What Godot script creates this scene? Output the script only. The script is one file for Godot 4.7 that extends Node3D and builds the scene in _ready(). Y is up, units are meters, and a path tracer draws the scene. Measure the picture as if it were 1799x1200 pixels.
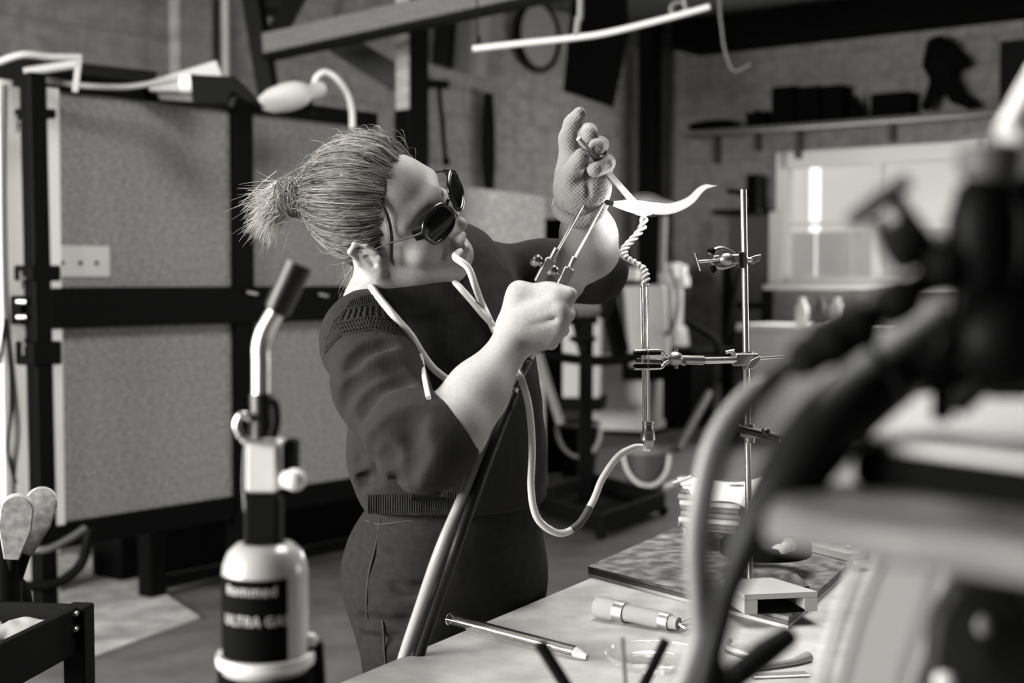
extends Node3D

const F := 2500.0
var cam_pos := Vector3(0, 1.43, 0)
var cam_basis := Basis(Vector3.RIGHT, -atan(110.0 / 2500.0))
var rng := RandomNumberGenerator.new()
var mats := {}
var texs := {}
var used_names := {}
# room axes: AU runs away to the right, AV runs away to the left
const AU := Vector3(0.62, 0, -0.785)
const AV := Vector3(-0.785, 0, -0.62)

# ---------------------------------------------------------------- mesh builder
class MB:
	var v := PackedVector3Array()
	var n := PackedVector3Array()
	var uv := PackedVector2Array()
	var c := PackedColorArray()
	var ix := PackedInt32Array()
	var col := Color.WHITE
	var colored := false

	func vert(p: Vector3, nn: Vector3, u := Vector2.ZERO) -> int:
		v.append(p)
		n.append(nn)
		uv.append(u)
		c.append(col)
		return v.size() - 1

	func tri(a: int, b: int, d: int) -> void:
		ix.append(a)
		ix.append(b)
		ix.append(d)

	func quad(a: int, b: int, d: int, e: int) -> void:
		tri(a, b, d)
		tri(a, d, e)

	func face(p: Array, nn: Vector3) -> void:
		var first := v.size()
		for q in p:
			vert(q, nn)
		for i in range(1, p.size() - 1):
			tri(first, first + i, first + i + 1)

	func box(xf: Transform3D, size: Vector3, bev := 0.003) -> MB:
		var h := size * 0.5
		bev = minf(bev, minf(h.x, minf(h.y, h.z)) * 0.9)
		var id := {}
		for sx in [-1, 1]:
			for sy in [-1, 1]:
				for sz in [-1, 1]:
					var s := Vector3(sx, sy, sz)
					for a in 3:
						var p := Vector3.ZERO
						var nn := Vector3.ZERO
						for k in 3:
							p[k] = s[k] * (h[k] if k == a else h[k] - bev)
						nn[a] = s[a]
						var b := (a + 1) % 3
						var d := (a + 2) % 3
						id[[sx, sy, sz, a]] = vert(xf * p, (xf.basis * nn).normalized(), Vector2((p[b] / h[b] + 1) * 0.5, (p[d] / h[d] + 1) * 0.5))
		for a in 3:
			var b := (a + 1) % 3
			var d := (a + 2) % 3
			for s in [-1, 1]:
				var q := []
				for t in [[-1, -1], [1, -1], [1, 1], [-1, 1]]:
					var k := [0, 0, 0]
					k[a] = s
					k[b] = t[0]
					k[d] = t[1]
					q.append(id[[k[0], k[1], k[2], a]])
				quad(q[0], q[1], q[2], q[3])
			if bev > 0.0:
				for t in [[-1, -1], [1, -1], [1, 1], [-1, 1]]:
					var k0 := [0, 0, 0]
					var k1 := [0, 0, 0]
					k0[a] = -1
					k1[a] = 1
					k0[b] = t[0]
					k1[b] = t[0]
					k0[d] = t[1]
					k1[d] = t[1]
					quad(id[[k0[0], k0[1], k0[2], b]], id[[k1[0], k1[1], k1[2], b]], id[[k1[0], k1[1], k1[2], d]], id[[k0[0], k0[1], k0[2], d]])
		if bev > 0.0:
			for sx in [-1, 1]:
				for sy in [-1, 1]:
					for sz in [-1, 1]:
						tri(id[[sx, sy, sz, 0]], id[[sx, sy, sz, 1]], id[[sx, sy, sz, 2]])
		return self

	# a bar with a rectangular section between two points; up gives the direction of the height h
	func bar(a: Vector3, b: Vector3, w: float, h: float, up := Vector3.UP, bev := 0.003) -> MB:
		var z := (b - a).normalized()
		var x := up.cross(z)
		if x.length() < 0.01:
			x = Vector3.RIGHT.cross(z)
		x = x.normalized()
		var y := z.cross(x)
		return box(Transform3D(Basis(x, y, z), (a + b) * 0.5), Vector3(w, h, a.distance_to(b)), bev)

	func tube(pts: Array, r, sides := 10, caps := true, flat := 1.0) -> MB:
		var m := pts.size()
		var t0: Vector3 = (pts[1] - pts[0]).normalized()
		var x := t0.cross(Vector3.UP if absf(t0.y) < 0.9 else Vector3.RIGHT).normalized()
		var first := v.size()
		var len := 0.0
		for i in m:
			var t: Vector3
			if i == 0:
				t = t0
			elif i == m - 1:
				t = (pts[i] - pts[i - 1]).normalized()
			else:
				t = (pts[i + 1] - pts[i - 1]).normalized()
			if i > 0:
				len += (pts[i] as Vector3).distance_to(pts[i - 1])
			x = (x - t * x.dot(t)).normalized()
			var y := t.cross(x)
			var rr: float = r[i] if r is Array or r is PackedFloat32Array else r
			for k in sides:
				var an := TAU * k / sides
				var dir := x * cos(an) + y * sin(an) * flat
				vert(pts[i] + dir * rr, (x * cos(an) + y * sin(an) / flat).normalized(), Vector2(float(k) / sides, len))
		for i in m - 1:
			for k in sides:
				var k2 := (k + 1) % sides
				quad(first + i * sides + k, first + i * sides + k2, first + (i + 1) * sides + k2, first + (i + 1) * sides + k)
		if caps:
			for e in [0, m - 1]:
				var t: Vector3 = (pts[0] - pts[1]).normalized() if e == 0 else (pts[m - 1] - pts[m - 2]).normalized()
				var ctr := vert(pts[e], t)
				var ring := []
				for k in sides:
					ring.append(vert(v[first + e * sides + k], t))
				for k in sides:
					tri(ctr, ring[k], ring[(k + 1) % sides])
		return self

	# turns the normals of what was added since a vertex number, for the inside of a tube
	func flip(first: int) -> MB:
		for i in range(first, n.size()):
			n[i] = -n[i]
		return self

	func pipe(pts: Array, r: float, r_in: float, sides := 16) -> MB:
		tube(pts, r, sides, false)
		var first := v.size()
		tube(pts, r_in, sides, false)
		flip(first)
		var m := pts.size() - 1
		for e in [0, m]:
			var t: Vector3 = (pts[0] - pts[1]).normalized() if e == 0 else (pts[m] - pts[m - 1]).normalized()
			var o: int = first - (m + 1) * sides + e * sides
			var q: int = first + e * sides
			for k in sides:
				var k2 := (k + 1) % sides
				quad(vert(v[o + k], t), vert(v[o + k2], t), vert(v[q + k2], t), vert(v[q + k], t))
		return self

	# profile of (radius, height) turned about the y axis of xf
	func lathe(xf: Transform3D, pr: Array, segs := 24, squash := 1.0) -> MB:
		var m := pr.size()
		var sn := []
		for i in m - 1:
			var d: Vector2 = pr[i + 1] - pr[i]
			sn.append(Vector2(d.y, -d.x).normalized())
		for i in m - 1:
			if (pr[i + 1] - pr[i]).length() < 1e-7:
				continue
			var na: Vector2 = sn[i]
			var nb: Vector2 = sn[i]
			if i > 0 and sn[i].dot(sn[i - 1]) > 0.7:
				na = (sn[i] + sn[i - 1]).normalized()
			if i < m - 2 and sn[i].dot(sn[i + 1]) > 0.7:
				nb = (sn[i] + sn[i + 1]).normalized()
			var first := v.size()
			for k in segs + 1:
				var an := TAU * k / segs
				var cx := cos(an)
				var cz := sin(an)
				vert(xf * Vector3(pr[i].x * cx, pr[i].y, pr[i].x * cz * squash), (xf.basis * Vector3(na.x * cx, na.y, na.x * cz)).normalized(), Vector2(float(k) / segs, pr[i].y))
				vert(xf * Vector3(pr[i + 1].x * cx, pr[i + 1].y, pr[i + 1].x * cz * squash), (xf.basis * Vector3(nb.x * cx, nb.y, nb.x * cz)).normalized(), Vector2(float(k) / segs, pr[i + 1].y))
			for k in segs:
				var a := first + k * 2
				quad(a, a + 1, a + 3, a + 2)
		return self

	func ball(xf: Transform3D, r: Vector3, segs := 16, rings := 10) -> MB:
		var first := v.size()
		for i in rings + 1:
			var th := PI * i / rings
			for k in segs + 1:
				var an := TAU * k / segs
				var d := Vector3(sin(th) * cos(an), cos(th), sin(th) * sin(an))
				vert(xf * (d * r), (xf.basis * (d / r)).normalized(), Vector2(float(k) / segs, float(i) / rings))
		for i in rings:
			for k in segs:
				var a := first + i * (segs + 1) + k
				quad(a, a + 1, a + segs + 2, a + segs + 1)
		return self

	# outline in the xy plane of xf, pushed along its z by depth, with a small bevel
	func prism(xf: Transform3D, poly: PackedVector2Array, depth: float, bev := 0.0, smooth := false) -> MB:
		if Geometry2D.is_polygon_clockwise(poly):
			poly = poly.duplicate()
			poly.reverse()
		var m := poly.size()
		var en := []
		for i in m:
			var d := poly[(i + 1) % m] - poly[i]
			en.append(Vector2(d.y, -d.x).normalized())
		var inner := PackedVector2Array()
		var vn := []
		for i in m:
			var a: Vector2 = en[(i + m - 1) % m]
			var b: Vector2 = en[i]
			var s := (a + b).normalized()
			vn.append(s)
			inner.append(poly[i] - s * (bev / maxf(0.4, s.dot(b))))
		var tris := Geometry2D.triangulate_polygon(inner)
		for side in [0, 1]:
			var z := depth if side == 1 else 0.0
			var nn := xf.basis.z.normalized() * (1 if side == 1 else -1)
			var first := v.size()
			for i in m:
				vert(xf * Vector3(inner[i].x, inner[i].y, z), nn, inner[i])
			for i in range(0, tris.size(), 3):
				tri(first + tris[i], first + tris[i + 1], first + tris[i + 2])
		for i in m:
			var j := (i + 1) % m
			var e: Vector2 = en[i]
			var ni := (xf.basis * Vector3(vn[i].x if smooth else e.x, vn[i].y if smooth else e.y, 0)).normalized()
			var nj := (xf.basis * Vector3(vn[j].x if smooth else e.x, vn[j].y if smooth else e.y, 0)).normalized()
			var a := vert(xf * Vector3(poly[i].x, poly[i].y, bev), ni)
			var b := vert(xf * Vector3(poly[j].x, poly[j].y, bev), nj)
			var d := vert(xf * Vector3(poly[j].x, poly[j].y, depth - bev), nj)
			var f := vert(xf * Vector3(poly[i].x, poly[i].y, depth - bev), ni)
			quad(a, b, d, f)
			if bev > 0.0:
				var z := xf.basis.z.normalized()
				var g := vert(xf * Vector3(inner[i].x, inner[i].y, 0), -z)
				var h := vert(xf * Vector3(inner[j].x, inner[j].y, 0), -z)
				quad(a, b, h, g)
				g = vert(xf * Vector3(inner[i].x, inner[i].y, depth), z)
				h = vert(xf * Vector3(inner[j].x, inner[j].y, depth), z)
				quad(f, d, h, g)
		return self

	# a slab on a horizontal outline of world points (their y is the underside)
	func slab(pts: Array, thick: float, bev := 0.002) -> MB:
		var p := PackedVector2Array()
		for q in pts:
			p.append(Vector2(q.x, -q.z))
		return prism(Transform3D(Basis(Vector3.RIGHT, Vector3.FORWARD, Vector3.UP), Vector3(0, pts[0].y, 0)), p, thick, bev)

	func mesh(off := Vector3.ZERO) -> ArrayMesh:
		for i in range(0, ix.size(), 3):
			var a := ix[i]
			var b := ix[i + 1]
			var d := ix[i + 2]
			if (v[b] - v[a]).cross(v[d] - v[a]).dot(n[a] + n[b] + n[d]) > 0.0:
				ix[i + 1] = d
				ix[i + 2] = b
		if off != Vector3.ZERO:
			for i in v.size():
				v[i] -= off
		var arr := []
		arr.resize(Mesh.ARRAY_MAX)
		arr[Mesh.ARRAY_VERTEX] = v
		arr[Mesh.ARRAY_NORMAL] = n
		arr[Mesh.ARRAY_TEX_UV] = uv
		if colored:
			arr[Mesh.ARRAY_COLOR] = c
		arr[Mesh.ARRAY_INDEX] = ix
		var m := ArrayMesh.new()
		m.add_surface_from_arrays(Mesh.PRIMITIVE_TRIANGLES, arr)
		return m

	func base() -> Vector3:
		var lo := v[0]
		var hi := v[0]
		for p in v:
			lo = lo.min(p)
			hi = hi.max(p)
		return Vector3((lo.x + hi.x) * 0.5, lo.y, (lo.z + hi.z) * 0.5)

# ---------------------------------------------------------------- smooth bodies
class Field:
	var kind := PackedInt32Array()
	var a := PackedVector3Array()
	var b := PackedVector3Array()
	var ra := PackedFloat32Array()
	var rb := PackedFloat32Array()
	var k := PackedFloat32Array()
	var inv: Array[Basis] = []
	var op := PackedInt32Array()
	var cut_y := -1e9
	var wave := 0.0
	var wave_f := 60.0
	var noise: FastNoiseLite

	func cap(p: Vector3, q: Vector3, r0: float, r1: float, kk := 0.02, o := 0) -> void:
		kind.append(0)
		a.append(p)
		b.append(q - p)
		ra.append(r0)
		rb.append(r1 - r0)
		k.append(kk)
		inv.append(Basis())
		op.append(o)

	func chain(pts: Array, rs: Array, kk := 0.01, o := 0) -> void:
		for i in pts.size() - 1:
			cap(pts[i], pts[i + 1], rs[i], rs[i + 1], kk, o)

	func ell(ctr: Vector3, r: Vector3, bs := Basis(), kk := 0.02, o := 0) -> void:
		kind.append(1)
		a.append(ctr)
		b.append(r)
		ra.append(minf(r.x, minf(r.y, r.z)))
		rb.append(0)
		k.append(kk)
		inv.append(bs.inverse())
		op.append(o)

	func prim(i: int, p: Vector3) -> float:
		if kind[i] == 0:
			var d := b[i]
			var w := p - a[i]
			var t := clampf(w.dot(d) / maxf(d.length_squared(), 1e-9), 0.0, 1.0)
			return (w - d * t).length() - ra[i] - rb[i] * t
		var q := inv[i] * (p - a[i])
		var r := b[i]
		var q1 := q / r
		var k0 := q1.length()
		var k1 := (q1 / r).length()
		return k0 * (k0 - 1.0) / maxf(k1, 1e-6) if k0 > 1e-4 else -ra[i]

	func eval(p: Vector3, list: PackedInt32Array) -> float:
		var d := 10.0
		for i in list:
			var e := prim(i, p)
			var kk := k[i]
			if op[i] == 0:
				var h := maxf(kk - absf(d - e), 0.0)
				d = minf(d, e) - h * h * 0.25 / kk
			else:
				e = -e
				var h := maxf(kk - absf(d - e), 0.0)
				d = maxf(d, e) + h * h * 0.25 / kk
		if wave > 0.0:
			d += wave * noise.get_noise_3dv(p * wave_f)
		if cut_y > -1e8:
			d = maxf(d, cut_y - p.y)
		return d

	func all() -> PackedInt32Array:
		return PackedInt32Array(range(kind.size()))

	# marches a ray; returns the point where it meets the surface, or from + dir * far
	func hit(from: Vector3, dir: Vector3, far := 4.0) -> Vector3:
		var l := all()
		var t := 1.2
		for i in 160:
			var d := eval(from + dir * t, l)
			if d < 0.0004:
				return from + dir * t
			t += d * 0.7
			if t > far:
				break
		return from + dir * far

	# surface nets over the blocks near the surface, added to a mesh builder
	func net(mb: MB, lo: Vector3, hi: Vector3, cell: float) -> void:
		const B := 4
		var nb := Vector3i(((hi - lo) / (cell * B)).ceil())
		var nx := nb.x * B + 1
		var ny := nb.y * B + 1
		var nz := nb.z * B + 1
		var val := PackedFloat32Array()
		val.resize(nx * ny * nz)
		val.fill(1e9)
		var vid := PackedInt32Array()
		vid.resize(nx * ny * nz)
		vid.fill(-1)
		var half := cell * B * 0.5
		var R := half * 1.7321
		var sy := nx
		var sz := nx * ny
		var live := []
		var ds := PackedFloat32Array()
		ds.resize(kind.size())
		# coarse blocks of 4 blocks first
		for cz in range(0, nb.z, 4):
			for cy in range(0, nb.y, 4):
				for cx in range(0, nb.x, 4):
					var cc := lo + (Vector3(cx, cy, cz) + Vector3(2, 2, 2)) * (cell * B)
					var dmin := 1e9
					for i in kind.size():
						ds[i] = prim(i, cc)
						if op[i] == 0:
							dmin = minf(dmin, ds[i])
					var R4 := R * 4.0 * 1.3
					if dmin > R4 + wave + 0.02:
						continue
					var near := PackedInt32Array()
					for i in kind.size():
						if (op[i] == 0 and ds[i] < maxf(dmin, -R4) + 2.0 * R4 + k[i]) or (op[i] == 1 and ds[i] < R4 + k[i]):
							near.append(i)
					for z in range(cz, mini(cz + 4, nb.z)):
						for y in range(cy, mini(cy + 4, nb.y)):
							for x in range(cx, mini(cx + 4, nb.x)):
								var c2 := lo + (Vector3(x, y, z) + Vector3(0.5, 0.5, 0.5)) * (cell * B)
								var dm := 1e9
								for i in near:
									ds[i] = prim(i, c2)
									if op[i] == 0:
										dm = minf(dm, ds[i])
								var r1 := R * 1.25
								if dm > r1 + wave + 0.006:
									continue
								var l := PackedInt32Array()
								var hassub := false
								for i in near:
									if op[i] == 0 and ds[i] < maxf(dm, -r1) + 2.0 * r1 + k[i]:
										l.append(i)
									elif op[i] == 1 and ds[i] < r1 + k[i]:
										l.append(i)
										hassub = true
								if dm < -r1 - 0.03 and not hassub and absf(c2.y - cut_y) > R:
									continue
								if absf(eval(c2, l)) > r1 * 1.3 + wave:
									continue
								live.append([x, y, z, l])
		for q in live:
			var l: PackedInt32Array = q[3]
			for z in range(q[2] * B, q[2] * B + B + 1):
				for y in range(q[1] * B, q[1] * B + B + 1):
					for x in range(q[0] * B, q[0] * B + B + 1):
						var at: int = x + y * sy + z * sz
						if val[at] > 1e8:
							val[at] = eval(lo + Vector3(x, y, z) * cell, l)
		var corner := [0, 1, sy, sy + 1, sz, sz + 1, sz + sy, sz + sy + 1]
		var cpos := [Vector3(0, 0, 0), Vector3(1, 0, 0), Vector3(0, 1, 0), Vector3(1, 1, 0), Vector3(0, 0, 1), Vector3(1, 0, 1), Vector3(0, 1, 1), Vector3(1, 1, 1)]
		var edges := [[0, 1], [2, 3], [4, 5], [6, 7], [0, 2], [1, 3], [4, 6], [5, 7], [0, 4], [1, 5], [2, 6], [3, 7]]
		var e := cell * 0.4
		for q in live:
			var l: PackedInt32Array = q[3]
			for z in range(q[2] * B, q[2] * B + B):
				for y in range(q[1] * B, q[1] * B + B):
					for x in range(q[0] * B, q[0] * B + B):
						var at: int = x + y * sy + z * sz
						var neg := 0
						for i in 8:
							if val[at + corner[i]] < 0.0:
								neg += 1
						if neg == 0 or neg == 8:
							continue
						var s := Vector3.ZERO
						var m := 0
						for ed in edges:
							var v0 := val[at + corner[ed[0]]]
							var v1 := val[at + corner[ed[1]]]
							if (v0 < 0.0) != (v1 < 0.0):
								s += (cpos[ed[0]] as Vector3).lerp(cpos[ed[1]], v0 / (v0 - v1))
								m += 1
						var p := lo + (Vector3(x, y, z) + s / m) * cell
						var d0 := eval(p + Vector3(e, -e, -e), l)
						var d1 := eval(p + Vector3(-e, -e, e), l)
						var d2 := eval(p + Vector3(-e, e, -e), l)
						var d3 := eval(p + Vector3(e, e, e), l)
						var g := Vector3(d0 - d1 - d2 + d3, -d0 - d1 + d2 + d3, -d0 + d1 - d2 + d3)
						vid[at] = mb.vert(p, g.normalized())
		for q in live:
			for z in range(q[2] * B, q[2] * B + B):
				for y in range(q[1] * B, q[1] * B + B):
					for x in range(q[0] * B, q[0] * B + B):
						var at: int = x + y * sy + z * sz
						var s0 := val[at] < 0.0
						if y > 0 and z > 0 and s0 != (val[at + 1] < 0.0):
							put(mb, vid, at, at - sy, at - sy - sz, at - sz)
						if x > 0 and z > 0 and s0 != (val[at + sy] < 0.0):
							put(mb, vid, at, at - 1, at - 1 - sz, at - sz)
						if x > 0 and y > 0 and s0 != (val[at + sz] < 0.0):
							put(mb, vid, at, at - 1, at - 1 - sy, at - sy)

	func put(mb: MB, vid: PackedInt32Array, i: int, j: int, m: int, n: int) -> void:
		if vid[i] >= 0 and vid[j] >= 0 and vid[m] >= 0 and vid[n] >= 0:
			mb.quad(vid[i], vid[j], vid[m], vid[n])

# ---------------------------------------------------------------- places
func P(x: float, y: float, d: float) -> Vector3:
	return cam_pos + cam_basis * Vector3((x - 899.5) / F * d, (600.0 - y) / F * d, -d)

func ray(x: float, y: float) -> Vector3:
	return (cam_basis * Vector3((x - 899.5) / F, (600.0 - y) / F, -1.0)).normalized()

func G(x: float, y: float, h: float) -> Vector3:
	var r := ray(x, y)
	return cam_pos + r * ((h - cam_pos.y) / r.y)

# a point of the wall on the room's far right (u fixed) or far left (v fixed)
func WU(x: float, y: float, u: float) -> Vector3:
	var r := ray(x, y)
	return cam_pos + r * (u / r.dot(AU))

func WV(x: float, y: float, v: float) -> Vector3:
	var r := ray(x, y)
	return cam_pos + r * (v / r.dot(AV))

func R(u: float, v: float, y := 0.0) -> Vector3:
	return AU * u + AV * v + Vector3(0, y, 0)

func spl(pts: Array, per := 6) -> Array:
	var out := []
	var m := pts.size()
	for i in m - 1:
		var p0: Vector3 = pts[maxi(i - 1, 0)]
		var p1: Vector3 = pts[i]
		var p2: Vector3 = pts[i + 1]
		var p3: Vector3 = pts[mini(i + 2, m - 1)]
		for k in per:
			out.append(p1.cubic_interpolate(p2, p0, p3, float(k) / per))
	out.append(pts[m - 1])
	return out

func pp(list: Array) -> Array:
	var out := []
	for q in list:
		out.append(P(q[0], q[1], q[2]))
	return out

func looking(at: Vector3, y: Vector3, z: Vector3) -> Transform3D:
	y = y.normalized()
	var x := y.cross(z).normalized()
	return Transform3D(Basis(x, y, x.cross(y)), at)

func along(a: Vector3, b: Vector3, z := Vector3.BACK) -> Transform3D:
	if absf((b - a).normalized().dot(z)) > 0.97:
		z = Vector3.UP
	return looking(a, b - a, z)

# ---------------------------------------------------------------- nodes
func numbered(n: String) -> String:
	if not used_names.has(n):
		used_names[n] = 0
		return n
	used_names[n] += 1
	return "%s_%03d" % [n, used_names[n]]

func tag(o: Node, label: String, cat: String, group := "", kind := "") -> void:
	if label:
		o.set_meta("label", label)
	if cat:
		o.set_meta("category", cat)
	if group:
		o.set_meta("group", group)
	if kind:
		o.set_meta("kind", kind)

func thing(n: String, label: String, cat: String, at: Vector3, group := "") -> Node3D:
	var o := Node3D.new()
	o.name = numbered(n)
	o.position = at
	add_child(o)
	tag(o, label, cat, group)
	return o

func origin_of(o: Node) -> Vector3:
	var p := Vector3.ZERO
	while o != self and o != null:
		p += (o as Node3D).position
		o = o.get_parent()
	return p

func part(o: Node, n: String, mb: MB, m: Material, label := "") -> MeshInstance3D:
	var i := MeshInstance3D.new()
	var mesh := mb.mesh(origin_of(o))
	mesh.surface_set_material(0, m)
	i.mesh = mesh
	i.name = n
	o.add_child(i, true)
	if label:
		i.set_meta("label", label)
	return i

func single(n: String, label: String, cat: String, mb: MB, m: Material, group := "", kind := "") -> MeshInstance3D:
	var i := MeshInstance3D.new()
	var at := mb.base()
	var mesh := mb.mesh(at)
	mesh.surface_set_material(0, m)
	i.mesh = mesh
	i.position = at
	i.name = numbered(n)
	add_child(i)
	tag(i, label, cat, group, kind)
	return i

func structure(n: String, mb: MB, m: Material, label := "", cat := "") -> MeshInstance3D:
	return single(n, label, cat, mb, m, "", "structure")

# ---------------------------------------------------------------- materials
func noise(key: String, freq: float, oct := 4, type := FastNoiseLite.TYPE_SIMPLEX_SMOOTH, lo := 0.0, hi := 1.0, size := 512) -> Texture2D:
	if texs.has(key):
		return texs[key]
	var f := FastNoiseLite.new()
	f.noise_type = type
	f.frequency = freq
	f.fractal_octaves = oct
	f.seed = key.hash() % 1000
	var t := NoiseTexture2D.new()
	t.width = size
	t.height = size
	t.seamless = true
	t.noise = f
	var g := Gradient.new()
	g.set_color(0, Color(lo, lo, lo))
	g.set_color(1, Color(hi, hi, hi))
	t.color_ramp = g
	texs[key] = t
	return t

func picture(key: String, w: int, h: int, f: Callable) -> Texture2D:
	if texs.has(key):
		return texs[key]
	var im := Image.create(w, h, false, Image.FORMAT_RGB8)
	for y in h:
		for x in w:
			var g: float = f.call(x, y)
			im.set_pixel(x, y, Color(g, g, g))
	texs[key] = ImageTexture.create_from_image(im)
	return texs[key]

func grey(g: float) -> Color:
	return Color(g, g * 0.992, g * 0.982)

func mat(key: String, g: float, rough := 0.7, o := {}) -> StandardMaterial3D:
	if mats.has(key):
		return mats[key]
	var m := StandardMaterial3D.new()
	m.resource_name = key
	m.albedo_color = grey(g)
	m.roughness = rough
	m.metallic = o.get("metal", 0.0)
	m.metallic_specular = o.get("spec", 0.5)
	if o.has("tex") or o.has("bump"):
		m.uv1_triplanar = not o.get("uv", false)
		m.uv1_scale = Vector3.ONE * o.get("scale", 1.0)
		if o.has("scale3"):
			m.uv1_scale = o.scale3
	if o.has("tex"):
		m.albedo_texture = o.tex
	if o.has("bump"):
		m.heightmap_enabled = true
		m.heightmap_texture = o.bump
		m.heightmap_scale = o.get("depth", 0.1)
	if o.has("coat"):
		m.clearcoat_enabled = true
		m.clearcoat = o.coat
		m.clearcoat_roughness = 0.1
	if o.has("rim"):
		m.rim_enabled = true
		m.rim = o.rim
		m.rim_tint = 0.5
	if o.has("sss"):
		m.subsurf_scatter_enabled = true
		m.subsurf_scatter_strength = o.sss
	if o.has("vcol"):
		m.vertex_color_use_as_albedo = true
	if o.has("glow"):
		m.emission_enabled = true
		m.emission = Color(1, 0.99, 0.97)
		m.emission_energy_multiplier = o.glow
	if o.has("alpha"):
		m.transparency = BaseMaterial3D.TRANSPARENCY_ALPHA
		m.albedo_color.a = o.alpha
	if o.has("glass"):
		m.refraction_enabled = true
		m.refraction_scale = 0.047
		m.transparency = BaseMaterial3D.TRANSPARENCY_ALPHA
		m.albedo_color.a = 0.0
	if o.has("backlight"):
		m.backlight_enabled = true
		m.backlight = grey(o.backlight)
	mats[key] = m
	return m

func _ready() -> void:
	rng.seed = 7
	# ------------------------------------------------ camera, sky, daylight, exposure
	var cam := Camera3D.new()
	cam.name = "camera"
	cam.transform = Transform3D(cam_basis, cam_pos)
	cam.current = true
	var lens := CameraAttributesPhysical.new()
	lens.frustum_focal_length = 50.0
	lens.frustum_focus_distance = 2.12
	lens.exposure_aperture = 3.9
	lens.frustum_near = 0.05
	lens.frustum_far = 100.0
	cam.attributes = lens
	add_child(cam)
	var env := Environment.new()
	var skym := ProceduralSkyMaterial.new()
	skym.sky_top_color = grey(0.90)
	skym.sky_horizon_color = grey(0.95)
	skym.ground_bottom_color = grey(0.45)
	skym.ground_horizon_color = grey(0.6)
	skym.energy_multiplier = 2.2
	env.background_mode = Environment.BG_SKY
	env.sky = Sky.new()
	env.sky.sky_material = skym
	env.tonemap_mode = Environment.TONE_MAPPER_LINEAR
	env.tonemap_exposure = 1.0
	env.sdfgi_enabled = true
	env.ssao_enabled = true
	env.ssil_enabled = true
	var we := WorldEnvironment.new()
	we.name = "world"
	we.environment = env
	add_child(we)
	# daylight of the tall window in the wall beyond the left edge of the frame
	daylight("window_daylight", R(-3.32, 4.75, 2.25), AU, Vector2(5.0, 2.3), 15.0)
	# daylight of the roof light above the bench
	daylight("skylight_daylight", R(2.5, 1.5, 3.86), Vector3.DOWN, Vector2(1.9, 1.6), 6.0)
	# daylight of the window in the far wall
	daylight("far_window_daylight", R(12.1, 5.43, 2.0), -AU, Vector2(1.8, 1.0), 7.0)
	# daylight of the window in the side wall far right, beyond the frame
	daylight("side_window_daylight", R(10.2, -3.85, 2.1), AV, Vector2(3.0, 1.6), 5.0)
	materials()
	room()
	person()
	bench()
	partition()
	background()
	foreground()

func daylight(n: String, at: Vector3, dir: Vector3, size: Vector2, energy: float) -> void:
	var l := AreaLight3D.new()
	l.name = n
	l.transform = looking(at, Vector3.UP if absf(dir.y) < 0.9 else AU, -dir)
	l.area_size = size
	l.set("area_normalize_energy", false)
	l.light_energy = energy
	l.light_color = Color(1, 0.995, 0.98)
	l.shadow_enabled = true
	l.set("area_range", 40.0)
	add_child(l)

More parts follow.
